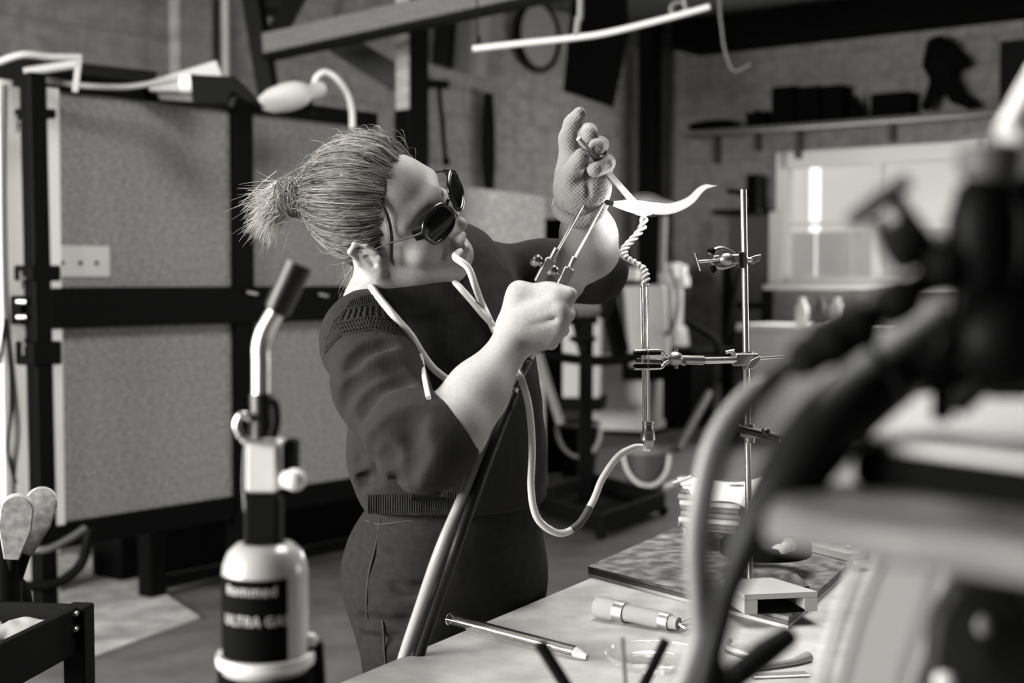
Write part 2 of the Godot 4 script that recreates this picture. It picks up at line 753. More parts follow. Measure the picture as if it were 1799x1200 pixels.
func materials() -> void:
	var mott := noise("mottle", 0.012, 5, FastNoiseLite.TYPE_SIMPLEX_SMOOTH, 0.72, 1.0)
	var speck := noise("speck", 0.08, 3, FastNoiseLite.TYPE_SIMPLEX_SMOOTH, 0.6, 1.0)
	var fine := noise("fine", 0.25, 3)
	var streak := noise("streak", 0.02, 4, FastNoiseLite.TYPE_SIMPLEX_SMOOTH, 0.55, 1.0)
	mat("wall_paint", 0.48, 0.85, {"tex": mott, "bump": fine, "depth": 0.2, "scale": 1.2})
	mat("wall_joint", 0.44, 0.9, {"tex": mott, "scale": 0.8})
	mat("dark_ceiling", 0.10, 0.9)
	mat("dark_wood", 0.12, 0.8, {"tex": streak, "scale3": Vector3(1, 8, 1)})
	mat("grey_wood", 0.42, 0.75, {"tex": streak, "scale3": Vector3(6, 6, 0.7)})
	mat("pale_wood", 0.70, 0.7, {"tex": streak, "scale3": Vector3(5, 5, 0.8)})
	mat("floor_concrete", 0.37, 0.55, {"tex": mott, "bump": fine, "depth": 0.1, "scale": 0.45})
	mat("pale_ground", 0.66, 0.8, {"tex": mott, "scale": 0.9})
	mat("panel", 0.64, 0.75, {"tex": speck, "bump": fine, "depth": 0.06, "scale": 1.1})
	mat("chipboard", 0.78, 0.8, {"tex": noise("chips", 0.05, 2, FastNoiseLite.TYPE_CELLULAR, 0.6, 1.0), "scale": 1.5})
	mat("black_steel", 0.02, 0.5, {"spec": 0.16})
	mat("black_matt", 0.02, 0.9, {"spec": 0.16})
	mat("black_rubber", 0.035, 0.6, {"spec": 0.16})
	mat("soft_black", 0.06, 0.7, {"spec": 0.16})
	mat("dark_grey", 0.22, 0.6)
	mat("mid_grey", 0.40, 0.6)
	mat("white_paint", 0.80, 0.5)
	mat("off_white", 0.76, 0.55)
	mat("white_plastic", 0.78, 0.4)
	mat("white_sheet", 0.86, 0.6)
	mat("steel", 0.86, 0.33, {"metal": 1.0})
	mat("worn_steel", 0.78, 0.4, {"metal": 1.0, "tex": speck, "scale": 12.0})
	mat("dark_steel", 0.25, 0.4, {"metal": 1.0})
	mat("brass", 0.66, 0.3, {"metal": 1.0})
	mat("hose_white", 0.74, 0.5, {"coat": 0.2})
	mat("hose_pale", 0.42, 0.5)
	mat("hose_dark", 0.05, 0.5, {"spec": 0.3})
	mat("hose_grey", 0.52, 0.4)
	mat("glass", 1.0, 0.0, {"glass": true})
	mat("pane", 1.0, 0.02, {"alpha": 0.04})
	mat("skin", 0.585, 0.5, {"tex": noise("skin_tone", 0.03, 4, FastNoiseLite.TYPE_SIMPLEX_SMOOTH, 0.88, 1.0), "bump": noise("pores", 0.12, 3), "depth": 0.04, "scale": 9.0, "spec": 0.3})
	mat("lip", 0.45, 0.45, {"spec": 0.4})
	var knit := picture("knit", 64, 64, func(x: int, y: int) -> float:
		var u := float(x % 16) / 16.0
		var w := float((y + (x % 16) / 2) % 16) / 16.0
		return clampf(0.25 + 0.55 * absf(sin(PI * u)) * (0.4 + 0.6 * absf(sin(PI * w))), 0.0, 1.0))
	var weave := picture("weave", 64, 64, func(x: int, y: int) -> float:
		return clampf(0.5 + 0.5 * sin(TAU * x / 16.0) * sin(TAU * y / 16.0 + 0.6 * sin(TAU * x / 32.0)), 0.0, 1.0))
	mat("sweater_knit", 0.15, 0.95, {"bump": knit, "depth": 0.05, "scale": 75.0, "rim": 0.15, "spec": 0.15})
	mat("sweater_rib", 0.15, 0.95, {"bump": knit, "depth": 0.12, "scale": 50.0, "rim": 0.15, "spec": 0.15})
	mat("denim", 0.15, 0.85, {"tex": noise("denim_wear", 0.02, 5, FastNoiseLite.TYPE_SIMPLEX_SMOOTH, 0.75, 1.0), "bump": fine, "depth": 0.05, "scale": 6.0, "spec": 0.2})
	mat("seam", 0.12, 0.9)
	mat("glove_knit", 0.52, 0.95, {"bump": weave, "depth": 0.10, "scale": 42.0, "rim": 0.4, "spec": 0.1, "tex": noise("glove_dirt", 0.02, 4, FastNoiseLite.TYPE_SIMPLEX_SMOOTH, 0.78, 1.0)})
	mat("hair", 1.0, 0.36, {"vcol": true, "spec": 0.5})
	mat("hair_base", 0.13, 0.7)
	mat("sunglass", 0.02, 0.25)
	mat("temple_metal", 0.03, 0.6)
	mat("lens", 0.03, 0.05, {"coat": 1.0})
	mat("table_top", 0.66, 0.6, {"tex": mott, "scale": 1.3})
	mat("plywood", 0.52, 0.75, {"tex": noise("scorch", 0.02, 5, FastNoiseLite.TYPE_SIMPLEX_SMOOTH, 0.25, 1.0), "scale": 2.2})
	mat("ply_edge", 0.64, 0.8)
	mat("machine_grey", 0.36, 0.5)
	mat("machine_rim", 0.52, 0.35)
	mat("can_white", 0.62, 0.3, {"coat": 0.4})
	mat("can_label", 0.02, 0.8, {"spec": 0.15})
	mat("deck_wood", 0.46, 0.8, {"tex": streak, "scale3": Vector3(3, 5, 0.8)})
	mat("cotton", 0.52, 0.95, {"bump": fine, "depth": 0.1, "scale": 12.0})
	mat("dull_white", 0.58, 0.6)
	mat("knob_black", 0.02, 0.5)
	mat("frost_glass", 0.58, 0.15, {"coat": 0.8})
	mat("flame_core", 1.0, 0.9, {"glow": 3.5})
	mat("flame_wisp", 0.0, 0.9, {"glow": 2.2, "alpha": 1.0, "vcol": true})

func room() -> void:
	var H := 3.9
	var paint: Material = mats.wall_paint
	var b := MB.new()
	var rot := Basis(AU, Vector3.UP, -AV)
	var box := func(u0: float, u1: float, v0: float, v1: float, y0: float, y1: float) -> MB:
		return MB.new().box(Transform3D(rot, R((u0 + u1) * 0.5, (v0 + v1) * 0.5, (y0 + y1) * 0.5)), Vector3(absf(u1 - u0), absf(y1 - y0), absf(v1 - v0)), 0.0)
	structure("floor", box.call(-3.7, 12.45, -4.2, 8.1, -0.15, 0.0), mats.floor_concrete, "grey worn concrete workshop floor", "floor")
	var ce := Node3D.new()
	ce.name = "ceiling"
	ce.position = R(4, 2, H)
	add_child(ce)
	tag(ce, "black ceiling over the workshop", "ceiling", "", "structure")
	part(ce, "ceiling_piece", box.call(-3.7, 1.6, -4.2, 8.1, H, H + 0.15), mats.dark_ceiling)
	part(ce, "ceiling_piece", box.call(3.4, 12.45, -4.2, 8.1, H, H + 0.15), mats.dark_ceiling)
	part(ce, "ceiling_piece", box.call(1.6, 3.4, -4.2, 0.5, H, H + 0.15), mats.dark_ceiling)
	part(ce, "ceiling_piece", box.call(1.6, 3.4, 2.5, 8.1, H, H + 0.15), mats.dark_ceiling)
	structure("window_4", box.call(1.6, 3.4, 0.5, 2.5, H + 0.10, H + 0.11), mats.pane)
	# far wall with its window, as four pieces round the opening
	var wa := Node3D.new()
	wa.name = "wall_far_right"
	wa.position = R(12.24, 2.0)
	add_child(wa)
	tag(wa, "grey painted block wall with the window and the long shelf", "wall", "", "structure")
	var y0 := 1.41
	var y1 := 2.585
	var v0 := 4.45
	var v1 := 6.41
	part(wa, "wall_piece", box.call(12.24, 12.44, v1, 8.1, 0, H), mats.wall_joint)
	part(wa, "wall_piece", box.call(12.24, 12.44, -4.2, v0, 0, H), mats.wall_joint)
	part(wa, "wall_piece", box.call(12.24, 12.44, v0, v1, 0, y0), mats.wall_joint)
	part(wa, "wall_piece", box.call(12.24, 12.44, v0, v1, y1, H), mats.wall_joint)
	var course := 0.235
	for row in 16:
		for k in 12:
			var a := 3.9 + k * 0.47 + (0.235 if row % 2 else 0.0)
			var z := minf(a + 0.47, 7.9)
			if a >= 7.88:
				continue
			var yy0 := row * course
			var pieces := [[a, z]]
			if yy0 > y0 - 0.2 and yy0 < y1 - 0.03:
				pieces = []
				if a < v0:
					pieces.append([a, minf(z, v0)])
				if z > v1:
					pieces.append([maxf(a, v1), z])
			for q in pieces:
				if q[1] - q[0] > 0.03 and q[1] < 8.0:
					part(wa, "block", MB.new().box(Transform3D(rot, R(12.2385, (q[0] + q[1]) * 0.5, yy0 + course * 0.5)), Vector3(0.012, course - 0.006, q[1] - q[0] - 0.006), 0.003), paint)
	# left far wall
	var wb := Node3D.new()
	wb.name = "wall_far_left"
	wb.position = R(5.0, 7.9)
	add_child(wb)
	tag(wb, "grey painted block wall behind the tall white panels", "wall", "", "structure")
	part(wb, "wall_piece", box.call(-3.7, 12.44, 7.9, 8.1, 0, H), mats.wall_joint)
	for row in range(7, 16):
		for k in 28:
			var a := 0.4 + k * 0.47 + (0.235 if row % 2 else 0.0)
			var z := minf(a + 0.47, 12.22)
			if z - a > 0.03:
				part(wb, "block", MB.new().box(Transform3D(rot, R((a + z) * 0.5, 7.898, row * course + course * 0.5)), Vector3(z - a - 0.006, course - 0.006, 0.012), 0.003), paint)
	# walls beyond the frame
	var wc := Node3D.new()
	wc.name = "wall_near_left"
	wc.position = R(-3.5, 2)
	add_child(wc)
	tag(wc, "", "", "", "structure")
	part(wc, "wall_piece", box.call(-3.7, -3.5, 7.3, 7.9, 0, H), mats.dark_wood)
	part(wc, "wall_piece", box.call(-3.7, -3.5, -4.2, 2.2, 0, H), mats.dark_wood)
	part(wc, "wall_piece", box.call(-3.7, -3.5, 2.2, 7.3, 0, 1.05), mats.dark_wood)
	part(wc, "wall_piece", box.call(-3.7, -3.5, 2.2, 7.3, 3.45, H), mats.dark_wood)
	structure("window_2", box.call(-3.62, -3.60, 2.2, 7.3, 1.05, 3.45), mats.pane)
	var wd := Node3D.new()
	wd.name = "wall_near_right"
	wd.position = R(2, -4)
	add_child(wd)
	tag(wd, "", "", "", "structure")
	part(wd, "wall_piece", box.call(-3.5, 8.7, -4.2, -4.0, 0, H), mats.dark_wood)
	part(wd, "wall_piece", box.call(11.7, 12.24, -4.2, -4.0, 0, H), mats.dark_wood)
	part(wd, "wall_piece", box.call(8.7, 11.7, -4.2, -4.0, 0, 1.3), mats.dark_wood)
	part(wd, "wall_piece", box.call(8.7, 11.7, -4.2, -4.0, 2.9, H), mats.dark_wood)
	structure("window_3", box.call(8.7, 11.7, -4.12, -4.10, 1.3, 2.9), mats.pane)
	# far window: frame, mullion, rail, panes, sill
	var w := Node3D.new()
	w.name = "window_1"
	w.position = R(12.2, 5.43, y0)
	add_child(w)
	tag(w, "bright two-pane window with white frame in the far wall", "window", "", "structure")
	var white: Material = mats.white_paint
	part(w, "frame", box.call(12.20, 12.30, v1 - 0.09, v1 + 0.03, y0 - 0.04, y1 + 0.04), white)
	part(w, "frame", box.call(12.20, 12.30, v0 - 0.03, v0 + 0.06, y0 - 0.04, y1 + 0.04), white)
	part(w, "frame", box.call(12.20, 12.30, v0, v1, y1 - 0.11, y1 + 0.04), white)
	part(w, "frame", box.call(12.20, 12.30, v0, v1, y0 - 0.04, y0 + 0.04), white)
	part(w, "mullion", box.call(12.21, 12.29, 5.385, 5.475, y0, y1), white)
	part(w, "glazing_bar", box.call(12.24, 12.27, v0, v1, 1.93, 1.965), white)
	part(w, "sill", box.call(12.12, 12.30, v0 - 0.1, v1 + 0.12, y0 - 0.08, y0 - 0.035), white)
	for q in [[v0 + 0.05, 5.39], [5.47, v1 - 0.08]]:
		part(w, "pane", box.call(12.25, 12.256, q[0], q[1], 1.96, y1 - 0.05), mats.pane)
		part(w, "pane", box.call(12.25, 12.256, q[0], q[1], y0 + 0.03, 1.935), mats.pane)
	# outside: pale boards of a fence, and a pale wall added to dim the sky
	var fence := thing("fence", "pale board fence outside the far window", "fence", R(14.2, 5.0))
	for k in 14:
		part(fence, "board", MB.new().box(Transform3D(rot, R(14.2, 2.6 + k * 0.42, 0.97)), Vector3(0.04, 1.94, 0.39), 0.004), mats.white_paint)
	var near := thing("backdrop", "pale outbuilding added outside the far window to dim the sky, with a bright gap", "building", R(16.2, 7.0))
	var ga: float = WU(1441, 350, 16.1).dot(AV)
	var gb: float = WU(1410, 350, 16.1).dot(AV)
	part(near, "wall", box.call(16.1, 16.3, 2.0, ga, 0, 4.6), mats.white_sheet)
	part(near, "wall", box.call(16.1, 16.3, gb, 12.0, 0, 4.6), mats.white_sheet)
	structure("trim_1", box.call(-3.5, 12.2, -3.9, 8.3, -0.3, -0.16), mats.wall_joint)
	structure("outside_ground", box.call(12.46, 30, -10, 20, -0.2, -0.02), mats.pale_ground)
	# pilaster and pipe on the left wall
	var at := WV(345, 90, 7.8)
	var u := at.dot(AU)
	structure("trim_2", box.call(u - 0.16, u + 0.12, 7.78, 7.89, 0, H), mats.wall_paint, "shallow pale pilaster on the left wall above the panels", "pilaster")
	u = WV(403, 90, 7.8).dot(AU)
	single("conduit_pipe", "thin pale pipe running up the left wall", "pipe", MB.new().tube([R(u, 7.86, 0), R(u, 7.86, H)], 0.035, 10), mats.off_white)

# ================================================================ the glass worker
var hb: Basis
var hc: Vector3

func HL(x: float, y: float, z: float) -> Vector3:
	return hc + hb * Vector3(x, y, z)

func person() -> void:
	var f := Vector3(0.86, 0.05, 0.50).normalized()
	var l := Vector3(0.35, 0.73, -0.59)
	l = (l - f * f.dot(l)).normalized()
	hb = cam_basis * Basis(l, f.cross(l), f)
	hc = P(682, 387, 2.10)
	var man := thing("person", "woman with bun, dark sunglasses and dark knit sweater, tilting her head over her torch", "person", Vector3(P(800, 900, 2.24).x, 0, P(800, 900, 2.24).z))
	var tf := Vector3(0.77, 0, 0.64)
	var tl := Vector3(0.64, 0, -0.77)
	var tb := Basis(tl, Vector3.UP, tf)
	var N := P(705, 515, 2.15)
	var SR := P(644, 598, 2.05)
	var SL := P(845, 496, 2.33)
	var ER := P(755, 790, 1.87)
	var WR := P(903, 598, 1.985)
	var EL := P(1042, 474, 2.25)
	var WL := P(1021, 352, 2.11)
	var CH := P(772, 650, 2.215)
	var BE := P(800, 815, 2.23)
	var PE := P(792, 992, 2.30)
	# ---- skin: head and neck
	var h := Field.new()
	h.ell(HL(0, 0.042, -0.006), Vector3(0.073, 0.088, 0.096), hb, 0.03)
	h.ell(HL(0, 0.0, 0.03), Vector3(0.062, 0.07, 0.062), hb, 0.03)
	h.ell(HL(0, -0.045, 0.045), Vector3(0.048, 0.055, 0.045), hb, 0.03)
	h.cap(HL(0.006, -0.092, 0.071), HL(-0.006, -0.092, 0.071), 0.019, 0.019, 0.03)
	for s in [-1.0, 1.0]:
		h.cap(HL(s * 0.056, -0.025, 0.006), HL(s * 0.047, -0.066, 0.03), 0.017, 0.017, 0.025)
		h.cap(HL(s * 0.047, -0.066, 0.03), HL(s * 0.018, -0.092, 0.072), 0.017, 0.016, 0.025)
		h.ell(HL(s * 0.040, -0.022, 0.066), Vector3(0.026, 0.024, 0.022), hb, 0.025)
		h.cap(HL(s * 0.052, 0.030, 0.066), HL(s * 0.012, 0.032, 0.089), 0.009, 0.010, 0.02)
		h.ell(HL(s * 0.031, 0.012, 0.090), Vector3(0.017, 0.011, 0.012), hb, 0.018, 1)
		h.ell(HL(s * 0.030, 0.012, 0.077), Vector3(0.013, 0.012, 0.012), hb, 0.006)
		h.ell(HL(s * 0.012, -0.028, 0.098), Vector3(0.008, 0.008, 0.010), hb, 0.008)
		h.cap(HL(s * 0.007, -0.037, 0.104), HL(s * 0.008, -0.032, 0.099), 0.0035, 0.003, 0.003, 1)
		h.cap(HL(s * 0.022, -0.032, 0.092), HL(s * 0.030, -0.055, 0.080), 0.002, 0.002, 0.010, 1)
		# temple and forehead
		h.ell(HL(s * 0.038, 0.036, 0.046), Vector3(0.023, 0.032, 0.028), hb, 0.012)
		# ear
		h.ell(HL(s * 0.078, 0.002, 0.0), Vector3(0.0075, 0.029, 0.018), hb * Basis(Vector3.RIGHT, -0.3), 0.006)
		h.chain([HL(s * 0.077, 0.008, 0.018), HL(s * 0.080, 0.025, 0.012), HL(s * 0.084, 0.032, -0.002), HL(s * 0.087, 0.020, -0.016), HL(s * 0.085, -0.003, -0.014), HL(s * 0.080, -0.026, 0.005)], [0.0040, 0.0044, 0.0046, 0.0044, 0.0042, 0.0064], 0.004)
		h.cap(HL(s * 0.086, 0.002, 0.003), HL(s * 0.085, -0.010, 0.006), 0.0060, 0.0045, 0.005, 1)
		h.cap(HL(s * 0.087, 0.013, -0.001), HL(s * 0.088, 0.020, -0.004), 0.0030, 0.0028, 0.005, 1)
		h.ell(HL(s * 0.079, -0.004, 0.018), Vector3(0.004, 0.006, 0.005), hb, 0.004)
	h.ell(HL(0, 0.058, 0.046), Vector3(0.046, 0.032, 0.036), hb, 0.010)
	h.cap(HL(0, 0.026, 0.090), HL(0, -0.022, 0.113), 0.008, 0.0095, 0.014)
	h.ell(HL(0, -0.024, 0.111), Vector3(0.0105, 0.009, 0.011), hb, 0.008)
	# lips round the tube in the near corner of the mouth
	h.chain([HL(-0.024, -0.060, 0.084), HL(-0.010, -0.053, 0.097), HL(0.0, -0.054, 0.099), HL(0.010, -0.053, 0.097), HL(0.024, -0.060, 0.084)], [0.004, 0.006, 0.0055, 0.006, 0.004], 0.008)
	h.chain([HL(-0.022, -0.066, 0.084), HL(0.0, -0.069, 0.097), HL(0.022, -0.066, 0.084)], [0.004, 0.0075, 0.004], 0.008)
	h.chain([HL(-0.026, -0.0615, 0.090), HL(0.0, -0.0610, 0.107), HL(0.026, -0.0615, 0.090)], [0.0022, 0.0030, 0.0022], 0.003, 1)
	# neck, soft under the chin
	h.ell(HL(0, -0.075, 0.028), Vector3(0.045, 0.03, 0.045), hb, 0.03)
	h.cap(HL(0, -0.04, -0.02), N + Vector3(0.01, -0.04, -0.02), 0.056, 0.060, 0.03)
	h.cap(HL(-0.05, -0.02, -0.03), N + Vector3(0.03, -0.03, 0.04), 0.014, 0.012, 0.02)
	h.cap(N + Vector3(0, -0.02, -0.02), P(655, 535, 2.10), 0.05, 0.045, 0.04)
	h.cap(N + Vector3(0, -0.02, -0.02), P(790, 520, 2.26), 0.05, 0.045, 0.04)
	var body := MB.new()
	h.net(body, hc - Vector3(0.17, 0.19, 0.17), hc + Vector3(0.17, 0.17, 0.17), 0.0027)
	# ---- right forearm and hand
	var a := Field.new()
	a.chain([P(757, 786, 1.885), P(792, 752, 1.89), P(838, 690, 1.93), WR], [0.038, 0.044, 0.0375, 0.0245], 0.03)
	var k1 := P(976, 523, 1.985)
	var k2 := P(983, 547, 1.975)
	var k3 := P(977, 572, 1.978)
	var k4 := P(963, 592, 1.99)
	var hw := P(908, 594, 1.99)
	a.cap(WR, P(925, 570, 1.99), 0.024, 0.026, 0.02)
	for q in [k1, k2, k3, k4]:
		a.cap(P(918, 578, 1.99), q, 0.020, 0.0150, 0.022)
		a.cap(P(912, 584, 1.972), q + (cam_pos - q).normalized() * 0.0095, 0.0025, 0.0035, 0.014)
		a.ell(q + (cam_pos - q).normalized() * 0.006, Vector3(0.009, 0.009, 0.009), Basis(), 0.008)
	a.cap(P(925, 575, 2.0), P(960, 560, 2.0), 0.026, 0.022, 0.02)
	# fingers curl round the far side of the handle
	a.chain([k1, P(998, 522, 2.012), P(985, 528, 2.045), P(962, 532, 2.05)], [0.0125, 0.0108, 0.0095, 0.0085], 0.006)
	a.chain([k2, P(996, 552, 2.015), P(978, 556, 2.047), P(953, 558, 2.047)], [0.0128, 0.011, 0.0098, 0.0088], 0.006)
	a.chain([k3, P(986, 579, 2.015), P(966, 582, 2.044), P(943, 582, 2.042)], [0.0122, 0.0106, 0.0094, 0.0085], 0.006)
	a.chain([k4, P(968, 602, 2.018), P(952, 603, 2.04), P(932, 601, 2.036)], [0.011, 0.0095, 0.0085, 0.0078], 0.006)
	# thumb along the top, its end past the knuckles
	a.chain([P(900, 572, 2.0), P(912, 514, 2.01), P(962, 514, 1.995), P(1000, 518, 1.98)], [0.022, 0.0145, 0.0130, 0.0115], 0.012)
	a.cap(P(912, 530, 2.0), P(965, 540, 2.0), 0.017, 0.015, 0.015)
	# folds between thumb and knuckle
	a.cap(P(935, 572, 1.964), P(975, 560, 1.962), 0.0006, 0.0006, 0.010, 1)
	var lo := P(690, 870, 1.9) - Vector3(0.02, 0.02, 0.1)
	a.net(body, Vector3(lo.x, lo.y, minf(P(900, 600, 2.09).z, lo.z)), P(1015, 480, 1.9) + Vector3(0.02, 0.02, 0.12), 0.0034)
	# ---- left forearm
	var g := Field.new()
	g.chain([EL + Vector3(-0.04, -0.01, 0), P(1036, 462, 2.235), P(1034, 415, 2.18), WL], [0.042, 0.043, 0.0385, 0.029], 0.03)
	g.net(body, P(960, 540, 2.2) - Vector3(0, 0, 0.16), P(1110, 330, 2.2) + Vector3(0, 0, 0.16), 0.005)
	# ---- trunk and legs under the clothes
	var t := Field.new()
	t.ell(CH, Vector3(0.14, 0.20, 0.09), tb, 0.05)
	t.ell(BE, Vector3(0.125, 0.15, 0.10), tb, 0.05)
	t.ell(PE, Vector3(0.15, 0.12, 0.12), tb, 0.05)
	t.cap(N + Vector3(0, -0.03, -0.02), CH, 0.055, 0.08, 0.05)
	t.cap(SR, P(750, 790, 1.885), 0.042, 0.034, 0.03)
	t.cap(SL, EL, 0.044, 0.038, 0.03)
	t.cap(N + Vector3(0, -0.06, -0.02), SR, 0.045, 0.045, 0.04)
	t.cap(N + Vector3(0, -0.06, -0.02), SL, 0.045, 0.045, 0.04)
	var hipr := PE - tl * 0.085 + Vector3(0, -0.05, 0)
	var hipl := PE + tl * 0.085 + Vector3(0, -0.05, 0)
	var knr := Vector3(hipr.x + 0.02, 0.50, hipr.z + 0.0)
	var knl := Vector3(hipl.x + 0.02, 0.50, hipl.z)
	var anr := Vector3(knr.x - 0.02, 0.09, knr.z)
	var anl := Vector3(knl.x - 0.02, 0.09, knl.z)
	t.chain([hipr, knr, anr], [0.075, 0.05, 0.036], 0.03)
	t.chain([hipl, knl, anl], [0.075, 0.05, 0.036], 0.03)
	t.net(body, PE + Vector3(-0.45, -1.2, -0.4), PE + Vector3(0.45, 0.58, 0.45), 0.013)
	part(man, "body", body, mats.skin)
	# ---- sweater
	var s := Field.new()
	s.noise = FastNoiseLite.new()
	s.noise.frequency = 1.0
	s.noise.seed = 3
	s.wave = 0.0035
	s.wave_f = 11.0
	s.ell(CH + Vector3(0.01, 0.0, 0), Vector3(0.168, 0.235, 0.118), tb, 0.05)
	s.ell(BE + Vector3(0.0, -0.02, 0), Vector3(0.156, 0.20, 0.135), tb, 0.06)
	s.ell(P(700, 800, 2.15), Vector3(0.075, 0.085, 0.07), tb, 0.04)
	s.cap(N + Vector3(0.01, -0.08, -0.02), CH + tf * 0.02, 0.070, 0.10, 0.06)
	s.cap(P(662, 562, 2.10), SR, 0.055, 0.060, 0.05)
	s.cap(P(770, 540, 2.25), SL, 0.058, 0.060, 0.05)
	s.chain([SR, P(668, 680, 1.97), P(722, 768, 1.89)], [0.058, 0.059, 0.055], 0.04)
	s.chain([P(722, 768, 1.89), P(750, 788, 1.875), P(774, 770, 1.882)], [0.055, 0.053, 0.0512], 0.03)
	s.chain([SL, P(950, 482, 2.29), EL, P(1046, 470, 2.242)], [0.060, 0.050, 0.049, 0.0465], 0.03)
	s.cut_y = P(700, 888, 2.2).y
	# folds of the near sleeve
	for q in [[[600, 705], [625, 668], [665, 648], [700, 646]], [[636, 722], [655, 690], [690, 668], [716, 664]], [[645, 790], [668, 765], [700, 742], [735, 730]], [[663, 812], [688, 778], [712, 760], [726, 757]], [[688, 838], [705, 800], [726, 775]], [[712, 846], [722, 812], [738, 784]], [[612, 640], [640, 612], [690, 600]]]:
		var ps := []
		for e in q:
			ps.append(s.hit(cam_pos, ray(e[0], e[1])))
		var rs := []
		for e in ps:
			rs.append(0.0035)
		s.chain(spl(ps, 3), range(ps.size() * 3 + 3).map(func(_i): return 0.0035), 0.020, 1)
	# slack folds above the hem at her side
	for q in [[[630, 806], [650, 812], [690, 800]], [[628, 850], [655, 838], [700, 846]]]:
		var ps := []
		for e in q:
			ps.append(s.hit(cam_pos, ray(e[0], e[1])))
		s.chain(spl(ps, 3), range(12).map(func(_i): return 0.003), 0.018, 1)
	var sw := MB.new()
	s.net(sw, CH + Vector3(-0.40, -0.36, -0.40), CH + Vector3(0.40, 0.24, 0.46), 0.0066)
	var swp := part(man, "sweater", sw, mats.sweater_knit)
	# raised stitch lines of the yoke, following the shoulder
	var yoke := MB.new()
	var rows := [[[598, 548], [618, 527], [650, 519], [684, 524]], [[584, 566], [608, 543], [652, 535], [700, 543]], [[571, 596], [598, 566], [652, 556], [712, 566]], [[570, 620], [600, 588], [655, 578], [722, 590]]]
	var lines := []
	for q in rows:
		var ps := []
		for i in 61:
			var tt := i / 60.0 * 2.999
			var k := int(tt)
			var fr := tt - k
			var e0: Array = q[k]
			var e1: Array = q[k + 1]
			ps.append(s.hit(cam_pos, ray(lerpf(e0[0], e1[0], fr), lerpf(e0[1], e1[1], fr)), 2.6))
		lines.append(ps)
	var ok := func(p: Vector3) -> bool: return p.distance_to(cam_pos) < 2.4
	var onto := func(p: Vector3, q: Vector3, ws: Array) -> void:
		var ms := []
		for w in ws:
			ms.append(s.hit(cam_pos, (p.lerp(q, w) - cam_pos).normalized(), 2.6))
		if ms.all(ok):
			yoke.tube(ms, 0.0016, 5)
	for j in 4:
		var ps: Array = lines[j].filter(ok)
		if ps.size() > 3:
			yoke.tube(ps, 0.0016, 5)
	for i in range(1, 60):
		if i % 2:
			onto.call(lines[0][i], lines[1][mini(i + 1, 60)], [0.1, 0.5, 0.9])
		if i % 4 == 0:
			onto.call(lines[1][i], lines[2][i], [0.12, 0.4, 0.65, 0.9])
		if i % 4 == 2:
			onto.call(lines[1][i], lines[2][mini(i + 2, 60)], [0.5, 0.9])
		onto.call(lines[2][i], lines[3][maxi(0, mini(60, i + (3 if i % 2 else -3)))], [0.1, 0.5, 0.9])
	part(swp, "lace_stitch", yoke, mats.sweater_knit)
	# ribs of the hem
	var hem := MB.new()
	for i in 46:
		var x := 618.0 + i * 4.2
		var yb := 903.0 - (x - 613.0) * 0.04
		var ms := []
		for w in [0.0, 0.33, 0.66, 1.0]:
			ms.append(s.hit(cam_pos, ray(x, yb - 32.0 * (1.0 - w)), 2.6))
		if ms.all(ok):
			hem.tube(ms, 0.0019, 5)
	part(swp, "hem_rib", hem, mats.sweater_knit)
	# ribbed ends: neck, cuffs, hem
	var rib := MB.new()
	var nk := []
	var nax: Vector3 = (N + Vector3(0.01, -0.04, -0.02) - HL(0, -0.04, -0.02)).normalized()
	var nc := P(706, 528, 2.15)
	var nx := nax.cross(Vector3.BACK).normalized()
	for i in 33:
		var an := TAU * i / 32
		nk.append(nc + (nx * cos(an) + nax.cross(nx) * sin(an)) * 0.066)
	rib.tube(nk, 0.0085, 8, false, 1.0)
	part(swp, "neck_rib", rib, mats.sweater_rib)
	rib = MB.new()
	var fa: Vector3 = (P(838, 690, 1.93) - P(772, 772, 1.882)).normalized()
	var cp := P(779, 766, 1.884)
	rib.lathe(along(cp - fa * 0.012, cp + fa), [Vector2(0.0515, -0.012), Vector2(0.0525, -0.006), Vector2(0.0520, 0.012), Vector2(0.0505, 0.026), Vector2(0.0475, 0.0275), Vector2(0.045, 0.02)], 40)
	part(swp, "cuff", rib, mats.sweater_rib)
	rib = MB.new()
	fa = (P(1034, 415, 2.18) - P(1042, 474, 2.245)).normalized()
	cp = P(1037, 462, 2.238)
	rib.lathe(along(cp - fa * 0.012, cp + fa), [Vector2(0.046, -0.012), Vector2(0.0485, -0.004), Vector2(0.048, 0.012), Vector2(0.0455, 0.0145), Vector2(0.043, 0.008)], 40)
	part(swp, "cuff", rib, mats.sweater_rib)
	# ---- jeans
	var j := Field.new()
	j.noise = s.noise
	j.wave = 0.0016
	j.wave_f = 14.0
	j.ell(PE + Vector3(0.008, 0, 0), Vector3(0.166, 0.165, 0.132), tb, 0.05)
	j.cap(P(800, 905, 2.235), P(796, 960, 2.27), 0.105, 0.118, 0.05)
	j.ell(P(798, 900, 2.235), Vector3(0.137, 0.10, 0.112), tb, 0.05)
	j.ell(PE - tf * 0.06 - tl * 0.07 + Vector3(0, -0.01, 0), Vector3(0.088, 0.105, 0.080), tb, 0.04)
	j.chain([hipr, knr, anr + Vector3(0, -0.02, 0)], [0.094, 0.066, 0.055], 0.04)
	j.chain([hipl, knl, anl + Vector3(0, -0.02, 0)], [0.094, 0.066, 0.055], 0.04)
	for q in [[[628, 1085], [650, 1090], [690, 1096], [720, 1092]], [[632, 1118], [655, 1124], [700, 1122]], [[690, 1030], [720, 1038], [760, 1030]]]:
		var ps := []
		for e in q:
			ps.append(j.hit(cam_pos, ray(e[0], e[1])))
		j.chain(spl(ps, 3), range(16).map(func(_i): return 0.0012), 0.014, 1)
	j.cut_y = 0.03
	var jm := MB.new()
